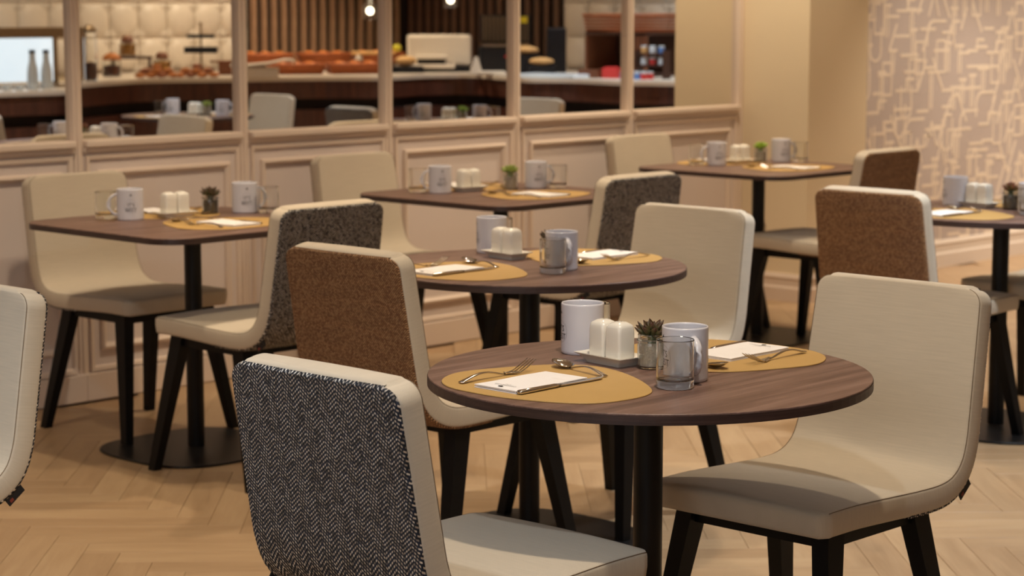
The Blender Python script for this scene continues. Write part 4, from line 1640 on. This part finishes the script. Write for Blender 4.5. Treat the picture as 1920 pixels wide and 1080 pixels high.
thing('loaf_board', 'dark board under the pale loaf, in the fourth mirror', 'board', (11.24, 1.00, CT), 0.75, None, MB().box((0, 0, 0.025), (0.30, 0.16, 0.05)).mesh('loaf_board', 'gunmetal'))
# toaster
r = thing('conveyor_toaster', 'cream conveyor toaster with a dark mouth, in the fourth mirror', 'toaster', (11.70, 0.88, CT), 0.78)
part('body', MB().box((0.03, 0, 0.165), (0.50, 0.30, 0.24), bev=0.02).mesh('body', 'white'), r)
part('mouth', MB().box((-0.03, 0.151, 0.082), (0.22, 0.01, 0.045)).mesh('mouth', 'recess'), r)
part('hood', MB().box((-0.03, 0.165, 0.115), (0.24, 0.05, 0.03), bev=0.008).mesh('hood', 'white'), r)
part('tray', MB().box((-0.08, 0.20, 0.045), (0.46, 0.18, 0.03), bev=0.008).mesh('tray', 'white'), r)
part('base', MB().box((0.0, 0.05, 0.018), (0.54, 0.34, 0.036)).mesh('base', 'gunmetal'), r)
# contact grill
r = thing('contact_grill', 'black contact grill with raised ribbed lid and yellow label, in the fourth mirror', 'grill', (12.06, 1.30, CT), 0.78)
part('body', MB().box((0, 0, 0.10), (0.42, 0.32, 0.20), bev=0.02).mesh('body', 'gunmetal'), r)
lidb = MB().box((0, -0.10, 0.33), (0.40, 0.03, 0.22), bev=0.008)
part('lid', lidb.mesh('lid', 'gunmetal'), r)
rbm = MB()
for k in range(12):
    rbm.box((-0.17 + 0.031 * k, -0.082, 0.33), (0.012, 0.012, 0.20))
part('ribs', rbm.mesh('ribs', 'bronze'), r)
part('drip_lip', MB().box((0, 0.16, 0.205), (0.36, 0.04, 0.02)).mesh('drip_lip', 'steel'), r)
part('label', MB().box((0.10, -0.07, 0.40), (0.14, 0.008, 0.05)).mesh('label', 'yellow'), r, label='yellow label')
part('display', MB().box((0.02, 0.162, 0.12), (0.07, 0.006, 0.018)).mesh('display', 'red'), r, label='red display strip')
tc = MB()
tc.add([(-0.05, -0.03, 0), (0.05, -0.03, 0), (0.05, 0.03, 0), (-0.05, 0.03, 0), (-0.012, 0, 0.13), (0.012, 0, 0.13)], [(0, 1, 5, 4), (2, 3, 4, 5), (1, 2, 5), (3, 0, 4), (3, 2, 1, 0)])
thing('tent_card', 'small cream tent card before the black grill', 'card', (11.40, 1.62, CT), 0.78, None, tc.mesh('tent_card', 'white'))
thing('cream_dish', 'low cream dish before the black grill', 'dish', (11.38, 1.80, CT), 0.78, None, MB().box((0, 0, 0.014), (0.20, 0.12, 0.028), bev=0.008).mesh('cream_dish', 'white'))
thing('black_cabinet', 'tall narrow black appliance behind the bread tiers, in the fifth mirror', 'appliance', (12.16, 1.74, CT), 0.8, None, MB().box((0, 0, 0.17), (0.15, 0.22, 0.34), bev=0.01).box((0, 0.112, 0.25), (0.10, 0.01, 0.08)).mesh('black_cabinet', 'gunmetal'))
BA = 0.80
r = thing('bread_tier', 'black stepped stand carrying two pale loaves, in the fifth mirror', 'stand', (11.62, 2.00, CT), BA)
STEPS = ((-0.05, -0.075, 0.15, 'upper'), (0.06, 0.075, 0.07, 'lower'))
for lx, ly, lz, lb in STEPS:
    part('step', MB().box((lx, ly, lz / 2), (0.20, 0.148, lz)).mesh('step', 'gunmetal'), r)
lf2 = MB().ball((0, 0, 0.03), 0.03, 14, 8, (3.1, 2.0, 1)).mesh('bread_loaf', 'bread')
for lx, ly, lz, lb in STEPS:
    thing('bread_loaf', 'pale loaf on the %s step of the black stand, in the fifth mirror' % lb, 'bread', (11.62 + lx * cos(BA) - ly * sin(BA), 2.00 + lx * sin(BA) + ly * cos(BA), CT + lz), BA, None, lf2)
thing('marble_slab', 'white marble slab at the front of the buffet, in the fifth mirror', 'slab', (11.22, 2.58, CT), 1.45, None, MB().box((0, 0, 0.014), (0.50, 0.24, 0.028), bev=0.004).mesh('marble_slab', 'bottle'))
# crate + basket
r = thing('wooden_crate', 'open dark wooden crate with slatted side, in the fifth mirror', 'crate', (11.95, 2.67, CT), pi / 2)
mb = MB()
cw, chh, cd = 0.60, 0.32, 0.34
mb.box((0, 0, 0.012), (cw, cd, 0.024)).box((0, 0, chh - 0.012), (cw, cd, 0.024)).box((0, -cd / 2 + 0.006, chh / 2), (cw, 0.012, chh))
part('carcass', mb.mesh('carcass', 'wood_dark'), r)
for k in range(4):
    part('slat', MB().box((0, 0, chh / 2), (0.05, 0.014, chh - 0.05)).mesh('slat', 'wood_mid'), r, (cw / 2 - 0.03 - 0.062 * k, cd / 2 - 0.008, 0))
part('end_board', MB().box((-cw / 2 + 0.01, 0, chh / 2), (0.02, cd, chh - 0.05)).mesh('end_board', 'wood_mid'), r)
wtray('wicker_basket', 'tilted orange wicker basket on top of the dark crate', (11.95, 2.67, CT + chh), pi / 2 + 0.12, 0.60, 0.34, 0.12, None)
thing('red_carton', 'small red carton before the crate, in the fifth mirror', 'carton', (11.40, 2.96, CT), 1.4, None, MB().box((0, 0, 0.035), (0.13, 0.06, 0.07), bev=0.003).box((0, 0, 0.075), (0.10, 0.04, 0.012)).mesh('red_carton', 'red'))
thing('wooden_caddy', 'low dark wooden caddy left of the red carton', 'caddy', (11.36, 2.80, CT + 0.0), 1.45, None, MB().box((0, 0, 0.006), (0.17, 0.08, 0.012)).box((0, 0.037, 0.03), (0.17, 0.008, 0.06)).box((0, -0.037, 0.03), (0.17, 0.008, 0.06)).box((0.082, 0, 0.03), (0.008, 0.08, 0.06)).box((-0.082, 0, 0.03), (0.008, 0.08, 0.06)).mesh('wooden_caddy', 'wood_mid'))
jm_g = MB().lathe([(0, 0.0005), (0.022, 0.0005), (0.023, 0.004), (0.023, 0.036), (0.018, 0.042), (0, 0.042)], 16)
jm_l = MB().lathe([(0, 0.042), (0.021, 0.042), (0.021, 0.054), (0, 0.054)], 16).mesh('lid', 'bottle')
for i in range(8):
    mt = ('blue', 'cereal', 'blue', 'red')[i % 4]
    a, b = i % 4, i // 4
    build([('pot', jm_g.mesh('pot', mt), None, (0, 0, 0), 0, None), ('lid', jm_l, None, (0, 0, 0), 0, 'white lid')], 'jam_pot',
          'small %s jam pot in the %s row at the right of the fifth mirror' % (mt.replace('cereal', 'golden'), ('front', 'back')[b]), 'jar', (11.34 + b * 0.07, 3.12 + a * 0.062, CT), 0, 'small jam pots')
r = thing('jar_rack', 'small dark rack of jam jars at the right of the fifth mirror', 'rack', (11.54, 3.22, CT), pi / 2)
part('shelf', MB().box((0, 0, 0.09), (0.26, 0.08, 0.012)).mesh('shelf', 'wood_dark'), r)
part('shelf', MB().box((0, 0, 0.17), (0.26, 0.08, 0.012)).mesh('shelf', 'wood_dark'), r)
for sx in (-1, 1):
    part('upright', MB().box((sx * 0.125, 0, 0.10), (0.012, 0.08, 0.20)).mesh('upright', 'wood_dark'), r)
for i in range(6):
    a, b = i % 3, i // 3
    mt = ('bottle', 'red', 'bottle', 'bread', 'bottle', 'blue')[i]
    build([('pot', jm_g.mesh('pot', mt), None, (0, 0, 0), 0, None), ('lid', jm_l, None, (0, 0, 0), 0, 'white lid')], 'jam_jar',
          'jam jar on the %s shelf of the dark rack, %s' % (('lower', 'upper')[b], ('left', 'middle', 'right')[a]), 'jar', (11.54, 3.14 + a * 0.08, CT + (0.0965, 0.1765)[b]), 0, 'jam jars on the rack')
# pendant lamps over the buffet
for x, y, h_, lb in ((11.08, 0.80, 1.34, 'glass pendant lamp glowing above the buffet, in the third mirror'), (11.68, 1.07, 1.425, 'small pendant lamp above the toaster, at the top of the fourth mirror')):
    r = thing('pendant_lamp', lb, 'lamp', (x, y, CEIL))
    part('cord', MB().tube([(0, 0, -0.002), (0, 0, h_ - CEIL + 0.17)], 0.006, 8).mesh('cord', 'bronze'), r)
    part('bulb', MB().ball((0, 0, h_ - CEIL + 0.06), 0.028, 12, 8).mesh('bulb', 'bulb'), r)
    part('glass_shade', MB().lathe([(0.012, 0.17), (0.02, 0.165), (0.062, 0.10), (0.062, 0.0), (0.058, 0.0), (0.058, 0.098), (0.018, 0.158), (0.012, 0.16)], 24, (0, 0, h_ - CEIL)).mesh('glass_shade', 'glass', weld=True), r)
